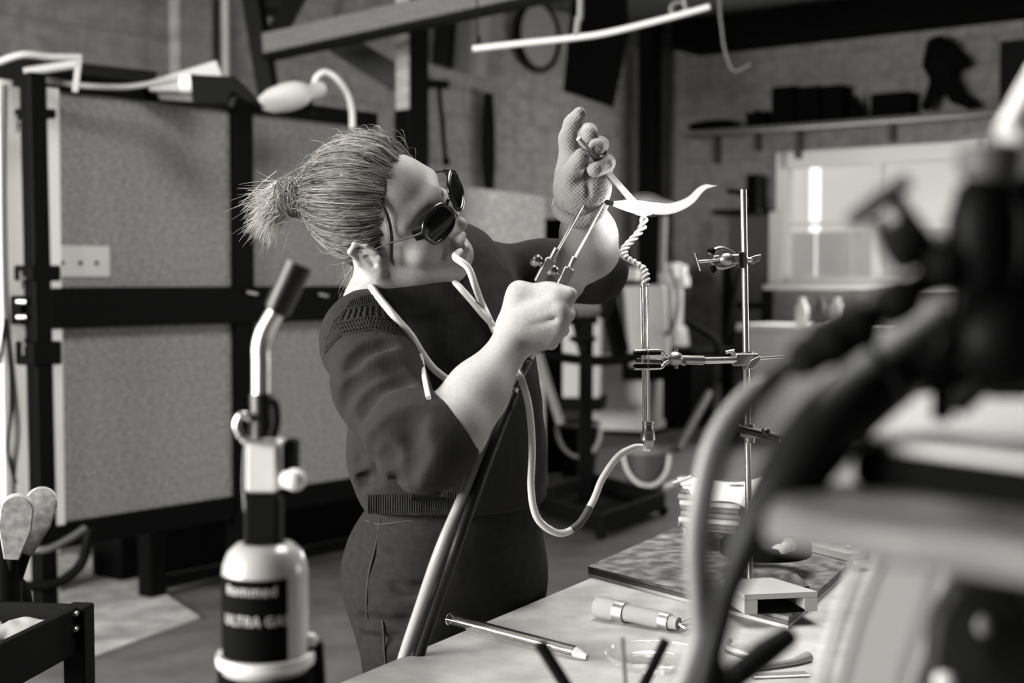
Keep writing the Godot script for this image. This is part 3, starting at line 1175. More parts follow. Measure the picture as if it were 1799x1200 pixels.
	var top := P(700, 872, 2.2).y
	j.net(jm, Vector3(PE.x - 0.4, 0.0, PE.z - 0.4), Vector3(PE.x + 0.4, top + 0.02, PE.z + 0.42), 0.0085)
	var jp := part(man, "jeans", jm, mats.denim)
	var seam := MB.new()
	var sp := []
	for e in [[668, 912], [660, 960], [648, 1010], [644, 1060], [646, 1088]]:
		sp.append(j.hit(cam_pos, ray(e[0], e[1])))
	seam.tube(spl(sp, 4), 0.0018, 5)
	sp = []
	for e in [[672, 1088], [674, 1110], [676, 1150], [680, 1190]]:
		sp.append(j.hit(cam_pos, ray(e[0], e[1])))
	seam.tube(spl(sp, 4), 0.0018, 5)
	sp = []
	for e in [[642, 914], [665, 921], [700, 918], [760, 908]]:
		sp.append(j.hit(cam_pos, ray(e[0], e[1])))
	seam.tube(spl(sp, 5), 0.0018, 5)
	part(jp, "seam", seam, mats.seam)
	for q in [[anr, 1.0], [anl, 1.0]]:
		var sh := Field.new()
		var an: Vector3 = q[0]
		sh.cap(Vector3(an.x, 0.05, an.z) - tf * 0.04, Vector3(an.x, 0.042, an.z) + tf * 0.14, 0.045, 0.038, 0.02)
		sh.cap(Vector3(an.x, 0.05, an.z), Vector3(an.x, 0.13, an.z), 0.046, 0.043, 0.03)
		sh.cut_y = 0.0
		var sm := MB.new()
		sh.net(sm, an + Vector3(-0.22, -0.11, -0.22), an + Vector3(0.22, 0.1, 0.22), 0.011)
		part(man, "shoe", sm, mats.black_matt)
	glove(man)
	sunglasses(man)
	hair(man)
	# ---- hoses she wears: points on the sweater, lifted off it
	var on := func(list: Array, lift: float) -> Array:
		var out := []
		for e in list:
			if e.size() > 2:
				out.append(P(e[0], e[1], e[2]))
			else:
				var p := s.hit(cam_pos, ray(e[0], e[1]), 2.5)
				out.append(p + (cam_pos - p).normalized() * lift)
		return out
	var hose := thing("blow_hose", "pale rubber blow hose from her lips down to the fitting under the glass tube", "hose", P(985, 938, 2.05))
	var mouth := HL(-0.014, -0.061, 0.100)
	var hp: Array = [mouth - hb * Vector3(0.0, 0, 0.012), mouth, P(800, 452, 2.04), P(822, 470, 2.035), P(834, 500, 2.05)] + on.call([[845, 530], [857, 556], [868, 580]], 0.008) + [P(888, 618, 2.05), P(906, 645, 2.03), P(918, 672, 2.0), P(930, 720, 2.0), P(935, 790, 2.0), P(933, 860, 2.0), P(945, 912, 2.01), P(982, 937, 2.03), P(1015, 922, 2.05), P(1042, 880, 2.07), P(1058, 842, 2.08), P(1085, 803, 2.09), P(1112, 787, 2.1), P(1130, 786, 2.1)]
	part(hose, "tube", MB.new().tube(spl(hp, 6), 0.0052, 12), mats.hose_white)
	var clear := MB.new()
	clear.tube(spl([P(1004, 931, 2.043), P(1018, 920, 2.05), P(1030, 903, 2.06), P(1036, 892, 2.065)], 5), 0.0058, 12)
	part(hose, "splice", clear, mats.dark_grey, "dark splice in the pale hose")
	var loop := thing("neck_hose", "pale hose looped round her neck and hanging over the sweater", "hose", P(740, 600, 1.95))
	var np: Array = [P(655, 470, 2.22), P(644, 488, 2.13)] + on.call([[660, 515], [682, 543], [703, 568], [722, 590], [742, 622], [762, 648], [790, 670], [815, 690]], 0.006)
	part(loop, "tube", MB.new().tube(spl(np, 6), 0.0056, 12), mats.hose_white)
	np = on.call([[726, 592], [738, 622], [744, 655], [750, 686], [753, 699]], 0.004)
	part(loop, "tail", MB.new().tube(spl(np, 6), 0.0035, 10), mats.hose_white)
	np = [P(770, 470, 2.24), P(786, 484, 2.13)] + on.call([[805, 502], [828, 528], [848, 552], [866, 572], [885, 600]], 0.006)
	part(loop, "tube", MB.new().tube(spl(np, 6), 0.005, 12), mats.hose_white)

func glove(man: Node3D) -> void:
	var g := Field.new()
	g.noise = FastNoiseLite.new()
	g.noise.seed = 5
	g.noise.frequency = 1.0
	g.wave = 0.0012
	g.wave_f = 40.0
	var w := P(1021, 347, 2.11)
	var m1 := P(1001, 280, 2.12)
	var m2 := P(1020, 270, 2.132)
	var m3 := P(1040, 273, 2.132)
	var m4 := P(1056, 287, 2.122)
	for q in [m1, m2, m3, m4]:
		g.cap(w, q, 0.026, 0.0145, 0.016)
	g.cap(P(1004, 332, 2.105), P(1040, 330, 2.105), 0.026, 0.028, 0.02)
	g.cap(P(1006, 300, 2.11), P(1046, 302, 2.112), 0.022, 0.020, 0.02)
	# forefinger straight up, its end bending over
	g.chain([m1, P(999, 243, 2.124), P(1006, 217, 2.120), P(1018, 199, 2.108)], [0.0160, 0.0145, 0.0128, 0.0095], 0.006)
	# the others curl towards the camera
	g.chain([m2, P(1030, 240, 2.120), P(1035, 231, 2.100), P(1036, 236, 2.080)], [0.0140, 0.0130, 0.0125, 0.0128], 0.003)
	g.chain([m3, P(1053, 259, 2.112), P(1055, 254, 2.090), P(1048, 260, 2.066)], [0.0140, 0.0130, 0.0122, 0.0125], 0.003)
	g.chain([m4, P(1066, 286, 2.100), P(1062, 290, 2.078), P(1045, 298, 2.056)], [0.0135, 0.0125, 0.0118, 0.0118], 0.003)
	g.chain([P(1002, 332, 2.098), P(1006, 302, 2.078), P(1021, 275, 2.052)], [0.0180, 0.0150, 0.0120], 0.004)
	# creases of the palm
	g.cap(P(1031, 290, 2.077), P(1034, 345, 2.075), 0.001, 0.001, 0.008, 1)
	g.cap(P(1000, 340, 2.07), P(1020, 318, 2.07), 0.0015, 0.0015, 0.008, 1)
	var mb := MB.new()
	g.net(mb, P(960, 385, 2.11) - Vector3(0, 0, 0.09), P(1085, 182, 2.11) + Vector3(0, 0, 0.09), 0.0032)
	var o := part(man, "glove", mb, mats.glove_knit, "grey knitted work glove with a rolled cuff")
	var ring := []
	var ax := (P(1034, 415, 2.18) - w).normalized()
	var x := ax.cross(Vector3.BACK).normalized()
	var y := ax.cross(x)
	var ctr := P(1019, 358, 2.115)
	for i in 41:
		var an := TAU * i / 40
		ring.append(ctr + (x * cos(an) + y * sin(an)) * 0.0335 + ax * 0.003 * sin(an * 3.0))
	part(o, "rolled_cuff", MB.new().tube(ring, 0.0105, 10, false), mats.glove_knit)

func sunglasses(man: Node3D) -> void:
	var root := Node3D.new()
	root.name = "sunglasses"
	man.add_child(root)
	for s in [-1.0, 1.0]:
		# a rounded, slightly wrapped rim and its lens
		var bs := hb * Basis(Vector3.UP, s * 0.28)
		var ctr := HL(s * 0.034, 0.012, 0.110)
		var rim := []
		var poly := PackedVector2Array()
		for i in 33:
			var an := TAU * i / 32
			var e := Vector2(signf(cos(an)) * pow(absf(cos(an)), 0.75) * 0.029, signf(sin(an)) * pow(absf(sin(an)), 0.75) * 0.0235)
			if e.y > 0:
				e.x += s * 0.003
			rim.append(ctr + bs * Vector3(e.x, e.y, 0))
			if i < 32:
				poly.append(e)
		part(root, "rim", MB.new().tube(rim, 0.0030, 8, false), mats.sunglass)
		part(root, "lens", MB.new().prism(Transform3D(bs, ctr - bs.z * 0.001), poly, 0.002, 0.0004, true), mats.lens)
		var hinge := ctr + bs * Vector3(s * 0.029, 0.012, 0)
		var tp := [hinge, hinge + hb * Vector3(s * 0.006, -0.001, -0.008), HL(s * 0.076, 0.020, 0.05), HL(s * 0.080, 0.014, 0.018), HL(s * 0.083, 0.006, -0.015)]
		part(root, "temple", MB.new().tube(spl(tp, 5), [0.0042, 0.0040, 0.0036, 0.003, 0.0026, 0.0022, 0.0018, 0.0016, 0.0015, 0.0014, 0.0013, 0.0012, 0.0012, 0.0012, 0.0012, 0.0012, 0.0012, 0.0012, 0.0012, 0.0012, 0.0012], 6), mats.temple_metal)
		# side shade between rim and brow
		part(root, "side_shade", MB.new().bar(hinge + hb * Vector3(0, -0.004, -0.002), hinge + hb * Vector3(s * 0.004, -0.004, -0.018), 0.002, 0.02, hb.y, 0.0006), mats.sunglass)
	part(root, "bridge", MB.new().tube(spl([HL(-0.008, 0.020, 0.115), HL(0, 0.024, 0.117), HL(0.008, 0.020, 0.115)], 4), 0.0028, 8), mats.sunglass)

func scalp(n: Vector3, lift: float) -> Vector3:
	return HL(0, 0.041, -0.008) + hb * (n.normalized() * (Vector3(0.0745, 0.0905, 0.0985) + Vector3.ONE * lift) / 1.0)

func on_scalp(n: Vector3, lift: float) -> Vector3:
	# the point of the scalp ellipsoid in the direction n, in head axes
	var r := Vector3(0.0745, 0.0905, 0.0985) + Vector3.ONE * lift
	var q := n / r
	return Vector3(0, 0.041, -0.008) + n / q.length()

func hairy(p: Vector3) -> float:
	# how far behind the hairline a point of the head is
	var zl := 0.0
	if p.y > 0.09:
		zl = 0.066
	elif p.y > 0.055:
		zl = lerpf(0.047, 0.066, (p.y - 0.055) / 0.035)
	elif p.y > 0.0:
		zl = lerpf(0.030, 0.047, p.y / 0.055)
	else:
		zl = lerpf(-0.03, -0.012, clampf((p.y + 0.05) / 0.05, 0, 1)) - 0.01
	zl += 0.004 * sin(p.x * 190.0) + 0.003 * sin(p.y * 260.0)
	return zl - p.z if p.y > -0.062 else -1.0

func strand(mb: MB, pts: Array, w: float, g: float) -> void:
	mb.col = Color(g, g * 0.975, g * 0.94)
	var rs := PackedFloat32Array()
	for i in pts.size():
		rs.append(w * (1.0 - 0.75 * pow(float(i) / (pts.size() - 1), 3.0)))
	mb.tube(pts, rs, 3, false)

func hair(man: Node3D) -> void:
	var root := Node3D.new()
	root.name = "hair"
	man.add_child(root)
	# close cap beneath the strands
	var cap := Field.new()
	cap.ell(HL(0, 0.041, -0.008), Vector3(0.0750, 0.0910, 0.0992), hb, 0.01)
	cap.ell(HL(0, -0.02, -0.055), Vector3(0.056, 0.05, 0.042), hb, 0.02)
	var face := Field.new()
	cap.ell(HL(0, 0.0, 0.125), Vector3(0.10, 0.128, 0.095), hb, 0.004, 1)
	for s in [-1.0, 1.0]:
		cap.ell(HL(s * 0.085, -0.045, 0.035), Vector3(0.04, 0.06, 0.055), hb, 0.006, 1)
	var cm := MB.new()
	cap.net(cm, hc - Vector3(0.17, 0.17, 0.17), hc + Vector3(0.17, 0.17, 0.17), 0.005)
	part(root, "hair_base", cm, mats.hair_base)
	var mb := MB.new()
	mb.colored = true
	var T := Vector3(0, 0.062, -0.124)
	var C := Vector3(0, 0.041, -0.008)
	var nT := (T - C).normalized()
	var tone := FastNoiseLite.new()
	tone.seed = 11
	tone.frequency = 1.0
	var made := 0
	while made < 6500:
		var n := Vector3(rng.randfn(), rng.randfn(), rng.randfn()).normalized()
		var p := on_scalp(n, 0.0)
		var hl := hairy(p)
		if hl < 0.0 or p.y < -0.045 or n.dot(nT) > 0.93:
			continue
		# more roots along the hairline than on the crown
		if hl > 0.018 and rng.randf() < 0.55:
			continue
		made += 1
		var clump := tone.get_noise_3dv(p * 260.0)
		var lift := 0.003 + 0.009 * rng.randf() + 0.004 * clump
		var ang := n.angle_to(nT)
		var axis := n.cross(nT).normalized()
		var pts := []
		var m := 9
		var wob := rng.randfn() * 0.0016
		for i in m:
			var t := i / float(m - 1)
			var d := n.rotated(axis, ang * t * 0.97)
			var up := lift * sin(PI * minf(0.5, t * 2.5)) * (1.0 - 0.35 * t) + 0.0015
			var q := on_scalp(d, up)
			q += axis * wob * sin(t * 5.0 + clump * 3.0) * 1.5
			pts.append(HL(q.x, q.y, q.z))
		var g := clampf(0.030 + 0.08 * clump + 0.17 * tone.get_noise_3dv(p * 70.0 + Vector3(9, 0, 0)) + 0.17 * pow(rng.randf(), 2.5), 0.008, 0.4)
		strand(mb, pts, 0.00042 + 0.0003 * rng.randf(), g)
	part(root, "strands", mb, mats.hair).set_meta("kind", "stuff")
	# the bun: curls wound round its middle, and ends that stick out behind
	var bun := MB.new()
	bun.colored = true
	var BC := Vector3(0, 0.066, -0.140)
	var core := MB.new()
	core.ball(Transform3D(hb, HL(BC.x, BC.y, BC.z)), Vector3(0.023, 0.024, 0.025))
	part(root, "bun_base", core, mats.hair_base)
	for i in 620:
		var ax := Vector3(rng.randfn() * 0.5, rng.randfn() * 0.5, 1.0).normalized()
		var x := ax.cross(Vector3.UP).normalized()
		var y := ax.cross(x)
		var r := 0.019 + 0.011 * rng.randf()
		var z := (rng.randf() - 0.5) * 0.045
		var a0 := rng.randf() * TAU
		var pts := []
		for k in 9:
			var an := a0 + k * 0.38
			var rr := r * sqrt(maxf(0.25, 1.0 - pow(z / 0.03, 2.0))) * (1.0 + (0.35 * maxf(0.0, k - 6) if i % 7 == 0 else 0.0))
			pts.append(HL(BC.x + 0, BC.y, BC.z) + hb * (x * cos(an) * rr + y * sin(an) * rr + ax * (z + 0.0012 * k)))
		strand(bun, pts, 0.0005, 0.06 + 0.34 * rng.randf() * rng.randf() + (0.1 if i % 3 == 0 else 0.0))
	for i in 560:
		var s := HL(rng.randfn() * 0.012, BC.y + rng.randfn() * 0.012, BC.z - 0.012)
		var d := (hb * Vector3(rng.randfn() * 0.28 - 0.30, rng.randfn() * 0.30 - 0.15, -1.0)).normalized()
		var len := 0.035 + 0.038 * rng.randf()
		var bend := hb * Vector3(rng.randfn(), rng.randfn() - 0.6, 0) * 0.010
		var pts := []
		for k in 7:
			var t := k / 6.0
			pts.append(s + d * len * t + bend * t * t + Vector3(0, -0.012, 0) * t * t)
		strand(bun, pts, 0.00042, 0.12 + 0.32 * rng.randf())
	part(root, "bun", bun, mats.hair).set_meta("kind", "stuff")
	# loose hair: flyaways on the crown, wisps at the nape, the lock at the temple
	var fly := MB.new()
	fly.colored = true
	for i in 420:
		var n := Vector3(rng.randfn(), rng.randfn() + 0.6, rng.randfn() - 0.1).normalized()
		var p := on_scalp(n, 0.004)
		if hairy(p) < 0.0:
			continue
		var flow := (nT - n * n.dot(nT)).normalized()
		var d := (n * 0.12 + flow * 1.0 + Vector3(rng.randfn(), rng.randfn(), rng.randfn()) * 0.22).normalized()
		var len := 0.02 + 0.035 * rng.randf()
		var pts := []
		for k in 7:
			var t := k / 6.0
			var q := p + d * len * t + n * (0.010 * sin(PI * t * 0.9)) - Vector3(0, 0.006, 0) * t * t + Vector3(sin(t * 7.0 + i), cos(t * 6.0 + i * 2.0), 0) * 0.0014
			pts.append(HL(q.x, q.y, q.z))
		strand(fly, pts, 0.00017, 0.15 + 0.3 * rng.randf())
	for i in 70:
		var p := Vector3(-0.02 - 0.045 * rng.randf(), -0.035 - 0.02 * rng.randf(), -0.05 - 0.03 * rng.randf())
		var d := Vector3(-0.3 + rng.randfn() * 0.4, -1.0, -0.6 + rng.randfn() * 0.4).normalized()
		var len := 0.02 + 0.05 * rng.randf()
		var pts := []
		for k in 8:
			var t := k / 7.0
			var q := p + d * len * t + Vector3(sin(t * 6.0 + i), 0, cos(t * 5.0 + i)) * 0.004
			pts.append(HL(q.x, q.y, q.z))
		strand(fly, pts, 0.00020, 0.10 + 0.3 * rng.randf())
	# the dark lock that falls past the temple
	for i in 46:
		var o := Vector3(rng.randfn() * 0.0010, rng.randfn() * 0.0014, rng.randfn() * 0.0012)
		var pts := []
		for q in [Vector3(-0.050, 0.085, 0.052), Vector3(-0.063, 0.062, 0.060), Vector3(-0.071, 0.035, 0.056), Vector3(-0.075, 0.012, 0.046), Vector3(-0.076, -0.006, 0.036), Vector3(-0.074, -0.020 - 0.008 * rng.randf(), 0.03)]:
			var w: Vector3 = q + o * (1.0 + 0.3 * rng.randf())
			pts.append(HL(w.x, w.y, w.z))
		strand(fly, spl(pts, 3), 0.0003, 0.012 + 0.03 * rng.randf())
	part(root, "loose_hair", fly, mats.hair).set_meta("kind", "stuff")

# ================================================================ the bench and what is on it
const TH := 0.92   # height of the bench top

func bench() -> void:
	var e := Vector3(0.487, 0, -0.873)
	var nn := Vector3(0.873, 0, 0.487)
	var o := G(790, 1118, TH)
	var far := o + e * 1.05
	var near := o - e * 1.85
	var y := TH - 0.035
	var t := thing("workbench", "pale topped workbench in front of the woman, strewn with glass and tools", "table", Vector3(o.x + 0.4, 0, o.z + 0.5))
	var pts := []
	for q in [near, far, far + nn * 1.5, near + nn * 1.5]:
		pts.append(Vector3(q.x, y, q.z))
	part(t, "tabletop", MB.new().slab(pts, 0.035, 0.003), mats.table_top)
	for q in [near + e * 0.1 + nn * 0.1, far - e * 0.1 + nn * 0.1, far - e * 0.1 + nn * 1.4, near + e * 0.1 + nn * 1.4]:
		part(t, "leg", MB.new().bar(Vector3(q.x, 0, q.z), Vector3(q.x, y, q.z), 0.07, 0.07, e), mats.dark_wood)
	for q in [[near, far, 0.1], [near, far, 1.4]]:
		part(t, "apron", MB.new().bar(q[0] + nn * q[2] + Vector3(0, y - 0.05 - q[0].y, 0), q[1] + nn * q[2] + Vector3(0, y - 0.05 - q[1].y, 0), 0.03, 0.09), mats.dark_wood)
	var T := func(x: float, yy: float, lift := 0.0) -> Vector3: return G(x, yy, TH + lift)
	# ---- plywood board
	pts = [T.call(1033, 1013), T.call(1385, 1106), T.call(1500, 1000), T.call(1210, 932)]
	var ply := thing("plywood_board", "scorched square of plywood lying on the pale bench", "board", T.call(1260, 1020))
	for k in 3:
		var q := []
		for p in pts:
			q.append(p + Vector3(0, 0.0062 * k, 0) + (pts[0] - p).normalized() * 0.0008 * (k % 2))
		part(ply, "ply_layer", MB.new().slab(q, 0.0058, 0.0006), mats.plywood if k == 2 else [mats.ply_edge, mats.dark_grey][k % 2])
	var B := func(x: float, yy: float, lift := 0.0) -> Vector3: return G(x, yy, TH + 0.0186 + lift)
	# ---- slotted pale block
	var a: Vector3 = B.call(1308, 1080)
	var b: Vector3 = B.call(1436, 1074)
	var ax := (b - a).normalized()
	var az := ax.cross(Vector3.UP).normalized() * -1.0
	if az.z < 0:
		az = -az
	var rest := thing("slotted_block", "pale pressed block with a dark slot on the front of the plywood", "block", (a + b) * 0.5)
	var wdt := a.distance_to(b)
	var bk := -az * 0.105
	var hgt := 0.03
	var up := Vector3(0, 1, 0)
	part(rest, "top", MB.new().slab([a + up * (hgt - 0.009), b + up * (hgt - 0.009), b + up * (hgt - 0.009) + bk - ax * 0.03, a + up * (hgt - 0.009) + bk + ax * 0.0], 0.009, 0.001), mats.dull_white)
	for q in [[a, 0.0], [b - ax * 0.02, 0.0]]:
		part(rest, "side", MB.new().slab([q[0], q[0] + ax * 0.02, q[0] + ax * 0.02 + bk * 0.9, q[0] + bk * 0.9], hgt - 0.009, 0.001), mats.dull_white)
	part(rest, "floor", MB.new().slab([a + ax * 0.02, b - ax * 0.02, b - ax * 0.02 + bk * 0.9, a + ax * 0.02 + bk * 0.9], 0.004, 0.001), mats.black_matt)
	# ---- dark ring with a pale knot on it
	var rc: Vector3 = B.call(1345, 1005)
	single("ring_stand", "thick dark ring lying on the plywood behind the slotted block", "ring", MB.new().lathe(Transform3D(Basis(), rc + Vector3(0, hgt, 0)), [Vector2(0.042, 0), Vector2(0.074, 0), Vector2(0.076, 0.002), Vector2(0.076, 0.021), Vector2(0.074, 0.023), Vector2(0.044, 0.023), Vector2(0.042, 0.021), Vector2(0.042, 0)], 40), mats.soft_black)
	var kp: Vector3 = P(1378, 965, 2.32)
	var knot := MB.new()
	for i in 3:
		knot.ball(Transform3D(Basis(Vector3(1, i, 0.3).normalized(), i * 1.3), kp + Vector3(0.008 * (i - 1), 0.004 * i, 0.006 * (i % 2))), Vector3(0.013, 0.009, 0.010), 12, 8)
	single("glass_knot", "small pale knotted lump of glass sitting on the dark ring", "glass piece", knot, mats.white_plastic)
	# ---- clamp stand
	var d := 2.26
	var st := thing("clamp_stand", "tall steel clamp stand rod with three bosses rising from the plywood", "clamp stand", Vector3(P(1318, 900, d).x, TH + 0.019, P(1318, 900, d).z))
	var foot := P(1318, 1010, d)
	foot.y = TH + 0.019
	part(st, "rod", MB.new().tube([foot, P(1306, 333, d)], 0.0052, 14), mats.steel)
	part(st, "base", MB.new().box(Transform3D(Basis(), foot + Vector3(0.03, 0.005, -0.02)), Vector3(0.12, 0.010, 0.09), 0.003), mats.dark_steel)
	# upper clamp: body, jaws, two screws
	var px := d / F
	part(st, "clamp_body", MB.new().bar(P(1300, 455, d - 0.012), P(1252, 458, d - 0.012), 0.013, 0.016).ball(Transform3D(Basis(), P(1275, 456, d - 0.014)), Vector3(0.014, 0.011, 0.011)), mats.worn_steel)
	part(st, "clamp_jaw", MB.new().tube(spl(pp([[1290, 447, d - 0.01], [1268, 437, d - 0.015], [1252, 442, d - 0.02], [1246, 447, d - 0.02]]), 4), 0.0042, 8), mats.worn_steel)
	part(st, "clamp_jaw", MB.new().tube(spl(pp([[1290, 463, d - 0.01], [1272, 469, d - 0.015], [1258, 467, d - 0.02], [1250, 460, d - 0.02]]), 4), 0.0042, 8), mats.worn_steel)
	part(st, "screw", MB.new().tube([P(1262, 457, d - 0.02), P(1226, 460, d - 0.03)], 0.0024, 8).tube([P(1221, 444, d - 0.03), P(1231, 476, d - 0.03)], 0.0020, 8), mats.steel)
	part(st, "clamp_grip", MB.new().ball(Transform3D(Basis(), P(1250, 441, d - 0.02)), Vector3(0.007, 0.006, 0.006), 10, 8), mats.black_rubber)
	part(st, "clamp_grip", MB.new().ball(Transform3D(Basis(), P(1254, 471, d - 0.02)), Vector3(0.005, 0.008, 0.005), 10, 8), mats.black_rubber)
	part(st, "boss_plate", MB.new().box(Transform3D(cam_basis, P(1301, 457, d - 0.008)), Vector3(9, 28, 18) * px, 0.001), mats.dark_steel)
	part(st, "thumb_screw", MB.new().tube([P(1306, 456, d), P(1322, 457, d)], 0.004, 10).prism(Transform3D(cam_basis, P(1327, 456, d)), PackedVector2Array([Vector2(-7, -9) * px, Vector2(7, -2) * px, Vector2(10, 9) * px, Vector2(0, 7) * px, Vector2(-9, 4) * px]), 0.003, 0.0008), mats.steel)
	# lower clamp: long arm to the fork that holds the glass tube
	part(st, "arm", MB.new().tube([P(1212, 634, d - 0.06), P(1296, 632, d - 0.015)], 0.0052, 12).tube([P(1296, 632, d - 0.015), P(1378, 627, d + 0.03)], 0.0026, 10), mats.steel)
	part(st, "sleeve", MB.new().tube([P(1180, 632, d - 0.075), P(1235, 633, d - 0.05)], 0.0072, 14), mats.worn_steel)
	part(st, "boss", MB.new().bar(P(1288, 632, d - 0.015), P(1330, 631, d), 0.018, 0.020).tube([P(1313, 618, d), P(1315, 648, d)], 0.0095, 12), mats.worn_steel)
	part(st, "thumb_screw", MB.new().prism(Transform3D(cam_basis, P(1322, 637, d - 0.02)), PackedVector2Array([Vector2(-12, -12) * px, Vector2(2, -10) * px, Vector2(14, 6) * px, Vector2(12, 12) * px, Vector2(-4, 4) * px]), 0.004, 0.001), mats.steel)
	part(st, "thumb_screw", MB.new().tube([P(1283, 617, d - 0.02), P(1292, 626, d - 0.018)], 0.003, 8).tube(pp([[1275, 619, d - 0.02], [1290, 616, d - 0.02]]), 0.0024, 8), mats.steel)
	part(st, "fork_hub", MB.new().ball(Transform3D(Basis(), P(1186, 630, d - 0.08)), Vector3(0.012, 0.011, 0.011)).tube([P(1188, 612, d - 0.08), P(1188, 648, d - 0.08)], 0.0028, 8).bar(P(1180, 622, d - 0.08), P(1205, 640, d - 0.07), 0.008, 0.01), mats.worn_steel)
	for q in [[617, 0.0], [646, 0.0]]:
		var yy: float = q[0]
		part(st, "fork_finger", MB.new().tube(spl(pp([[1180, 631, d - 0.08], [1168, (631 + yy) * 0.5, d - 0.085], [1158, yy, d - 0.09], [1114, yy + 1, d - 0.11]]), 5), 0.0030, 8), mats.steel)
		part(st, "finger_grip", MB.new().bar(P(1160, yy + (3 if yy < 630 else -3), d - 0.092), P(1114, yy + (4 if yy < 630 else -3), d - 0.112), 0.010, 0.006, Vector3.UP, 0.002), mats.black_rubber)
	part(st, "fork_finger", MB.new().tube(spl(pp([[1180, 631, d - 0.075], [1160, 634, d - 0.06], [1118, 633, d - 0.075]]), 5), 0.0035, 8), mats.dark_steel)
	# lowest boss with a dark stub arm
	part(st, "boss", MB.new().tube([P(1316, 745, d), P(1317, 778, d)], 0.0085, 12).bar(P(1300, 760, d - 0.01), P(1332, 762, d - 0.015), 0.013, 0.015), mats.worn_steel)
	part(st, "stub_arm", MB.new().tube(pp([[1296, 752, d - 0.015], [1325, 759, d - 0.02], [1368, 770, d - 0.02]]), 0.0062, 10).ball(Transform3D(Basis(), P(1345, 760, d - 0.022)), Vector3(0.008, 0.008, 0.008), 10, 8), mats.dark_steel)
	part(st, "stub_arm", MB.new().tube(spl(pp([[1360, 768, d - 0.02], [1372, 774, d - 0.02], [1377, 790, d - 0.02]]), 4), 0.003, 8), mats.steel)
	# ---- glass tube in the fork, with its twisted upper end
	d = 2.15
	var gt := thing("glass_tube", "upright clear glass tube held in the clamp fork, twisted where the flame meets it", "glass tube", P(1137, 790, d))
	part(gt, "stem", MB.new().pipe([P(1132, 500, d), P(1136, 748, d)], 0.0060, 0.0032, 16), mats.glass)
	for s in [0.0, PI]:
		var ps := []
		var path := spl(pp([[1132, 376, d], [1128, 400, d], [1112, 420, d], [1098, 436, d], [1097, 450, d], [1112, 459, d], [1128, 470, d], [1134, 484, d], [1132, 502, d]]), 14)
		for i in path.size():
			var an: float = i * 0.46 + s
			var wd := 0.0042 if i < 50 else 0.0036
			ps.append(path[i] + cam_basis.x * cos(an) * wd + cam_basis.z * sin(an) * wd + cam_basis.y * sin(an) * 0.001)
		part(gt, "twisted_cane", MB.new().tube(ps, 0.0030, 10), mats.frost_glass)
	part(gt, "stopper", MB.new().lathe(Transform3D(Basis(), P(1138, 789, d)), [Vector2(0.0001, 0), Vector2(0.009, 0.001), Vector2(0.0095, 0.012), Vector2(0.0115, 0.014), Vector2(0.0105, 0.026), Vector2(0.0085, 0.028), Vector2(0.0080, 0.038), Vector2(0.0092, 0.039), Vector2(0.0088, 0.0415), Vector2(0.0001, 0.042)], 18), mats.worn_steel)
	part(gt, "hose_barb", MB.new().tube([P(1126, 786, d), P(1142, 788, d)], 0.0058, 10), mats.steel)
	# ---- rod in the gloved hand
	single("glass_rod", "straight glass rod held in the gloved hand with its end in the flame", "glass rod", MB.new().tube([P(1016, 243, 2.040), P(1114, 356, 2.12)], [0.0038, 0.0054], 14), mats.frost_glass)
	# ---- torch in the bare hand, with its flame
	d = 2.02
	var to := thing("hand_torch", "brass hand torch with two thin tubes, held in her bare hand and lit", "torch", P(935, 615, d))
	part(to, "handle", MB.new().tube([P(975, 505, d + 0.008), P(935, 610, d + 0.008)], 0.0095, 14), mats.worn_steel)
	part(to, "gas_tube", MB.new().tube(spl(pp([[968, 462, d], [985, 430, d + 0.02], [1024, 360, d + 0.06], [1030, 352, d + 0.065], [1040, 350, d + 0.068], [1056, 352, d + 0.07]]), 6), 0.0023, 10), mats.steel)
	part(to, "gas_tube", MB.new().tube(spl(pp([[1000, 470, d - 0.01], [1030, 415, d + 0.03], [1056, 364, d + 0.068], [1062, 357, d + 0.07]]), 6), 0.0020, 10), mats.steel)
	part(to, "nozzle", MB.new().tube(spl(pp([[1034, 350, d + 0.066], [1050, 352, d + 0.07], [1078, 358, d + 0.08]]), 4), [0.0030, 0.0034, 0.0040, 0.0044, 0.0046, 0.0044, 0.0042, 0.0038, 0.0034], 12), mats.dark_steel)
	for q in [[960, 476, 946, 499], [992, 492, 981, 514]]:
		var p0 := P(q[0] + 9, q[1] - 22, d - 0.006)
		var p1 := P(q[2], q[3], d - 0.006)
		part(to, "valve_body", MB.new().bar(p0, p1, 0.017, 0.013, Vector3.BACK, 0.0035).tube([p0, p0 + (p0 - p1).normalized() * 0.016], 0.0042, 10), mats.worn_steel)
	for q in [[951, 466, 944, 460], [979, 484, 972, 478]]:
		var c0 := P(q[0], q[1], d - 0.006)
		var c1 := P(q[2], q[3], d - 0.008)
		var kb := MB.new().tube([c0, c1], 0.003, 8)
		kb.lathe(along(c1, c1 + (c1 - c0)), [Vector2(0.0001, -0.002), Vector2(0.0085, -0.002), Vector2(0.0095, 0.001), Vector2(0.0095, 0.005), Vector2(0.0085, 0.007), Vector2(0.0055, 0.0072), Vector2(0.005, 0.004), Vector2(0.0001, 0.004)], 20)
		part(to, "valve_knob", kb, mats.brass)
	part(to, "coupling", MB.new().tube(pp([[941, 606, d], [932, 622, d], [921, 644, d], [905, 678, d], [898, 694, d]]), [0.0036, 0.0062, 0.0075, 0.0050, 0.0052], 10), mats.dark_steel)
	part(to, "collar", MB.new().tube([P(936, 614, d), P(929, 628, d)], 0.0082, 6), mats.worn_steel)
	part(to, "collar", MB.new().tube([P(927, 632, d), P(916, 654, d)], 0.0072, 6), mats.worn_steel)
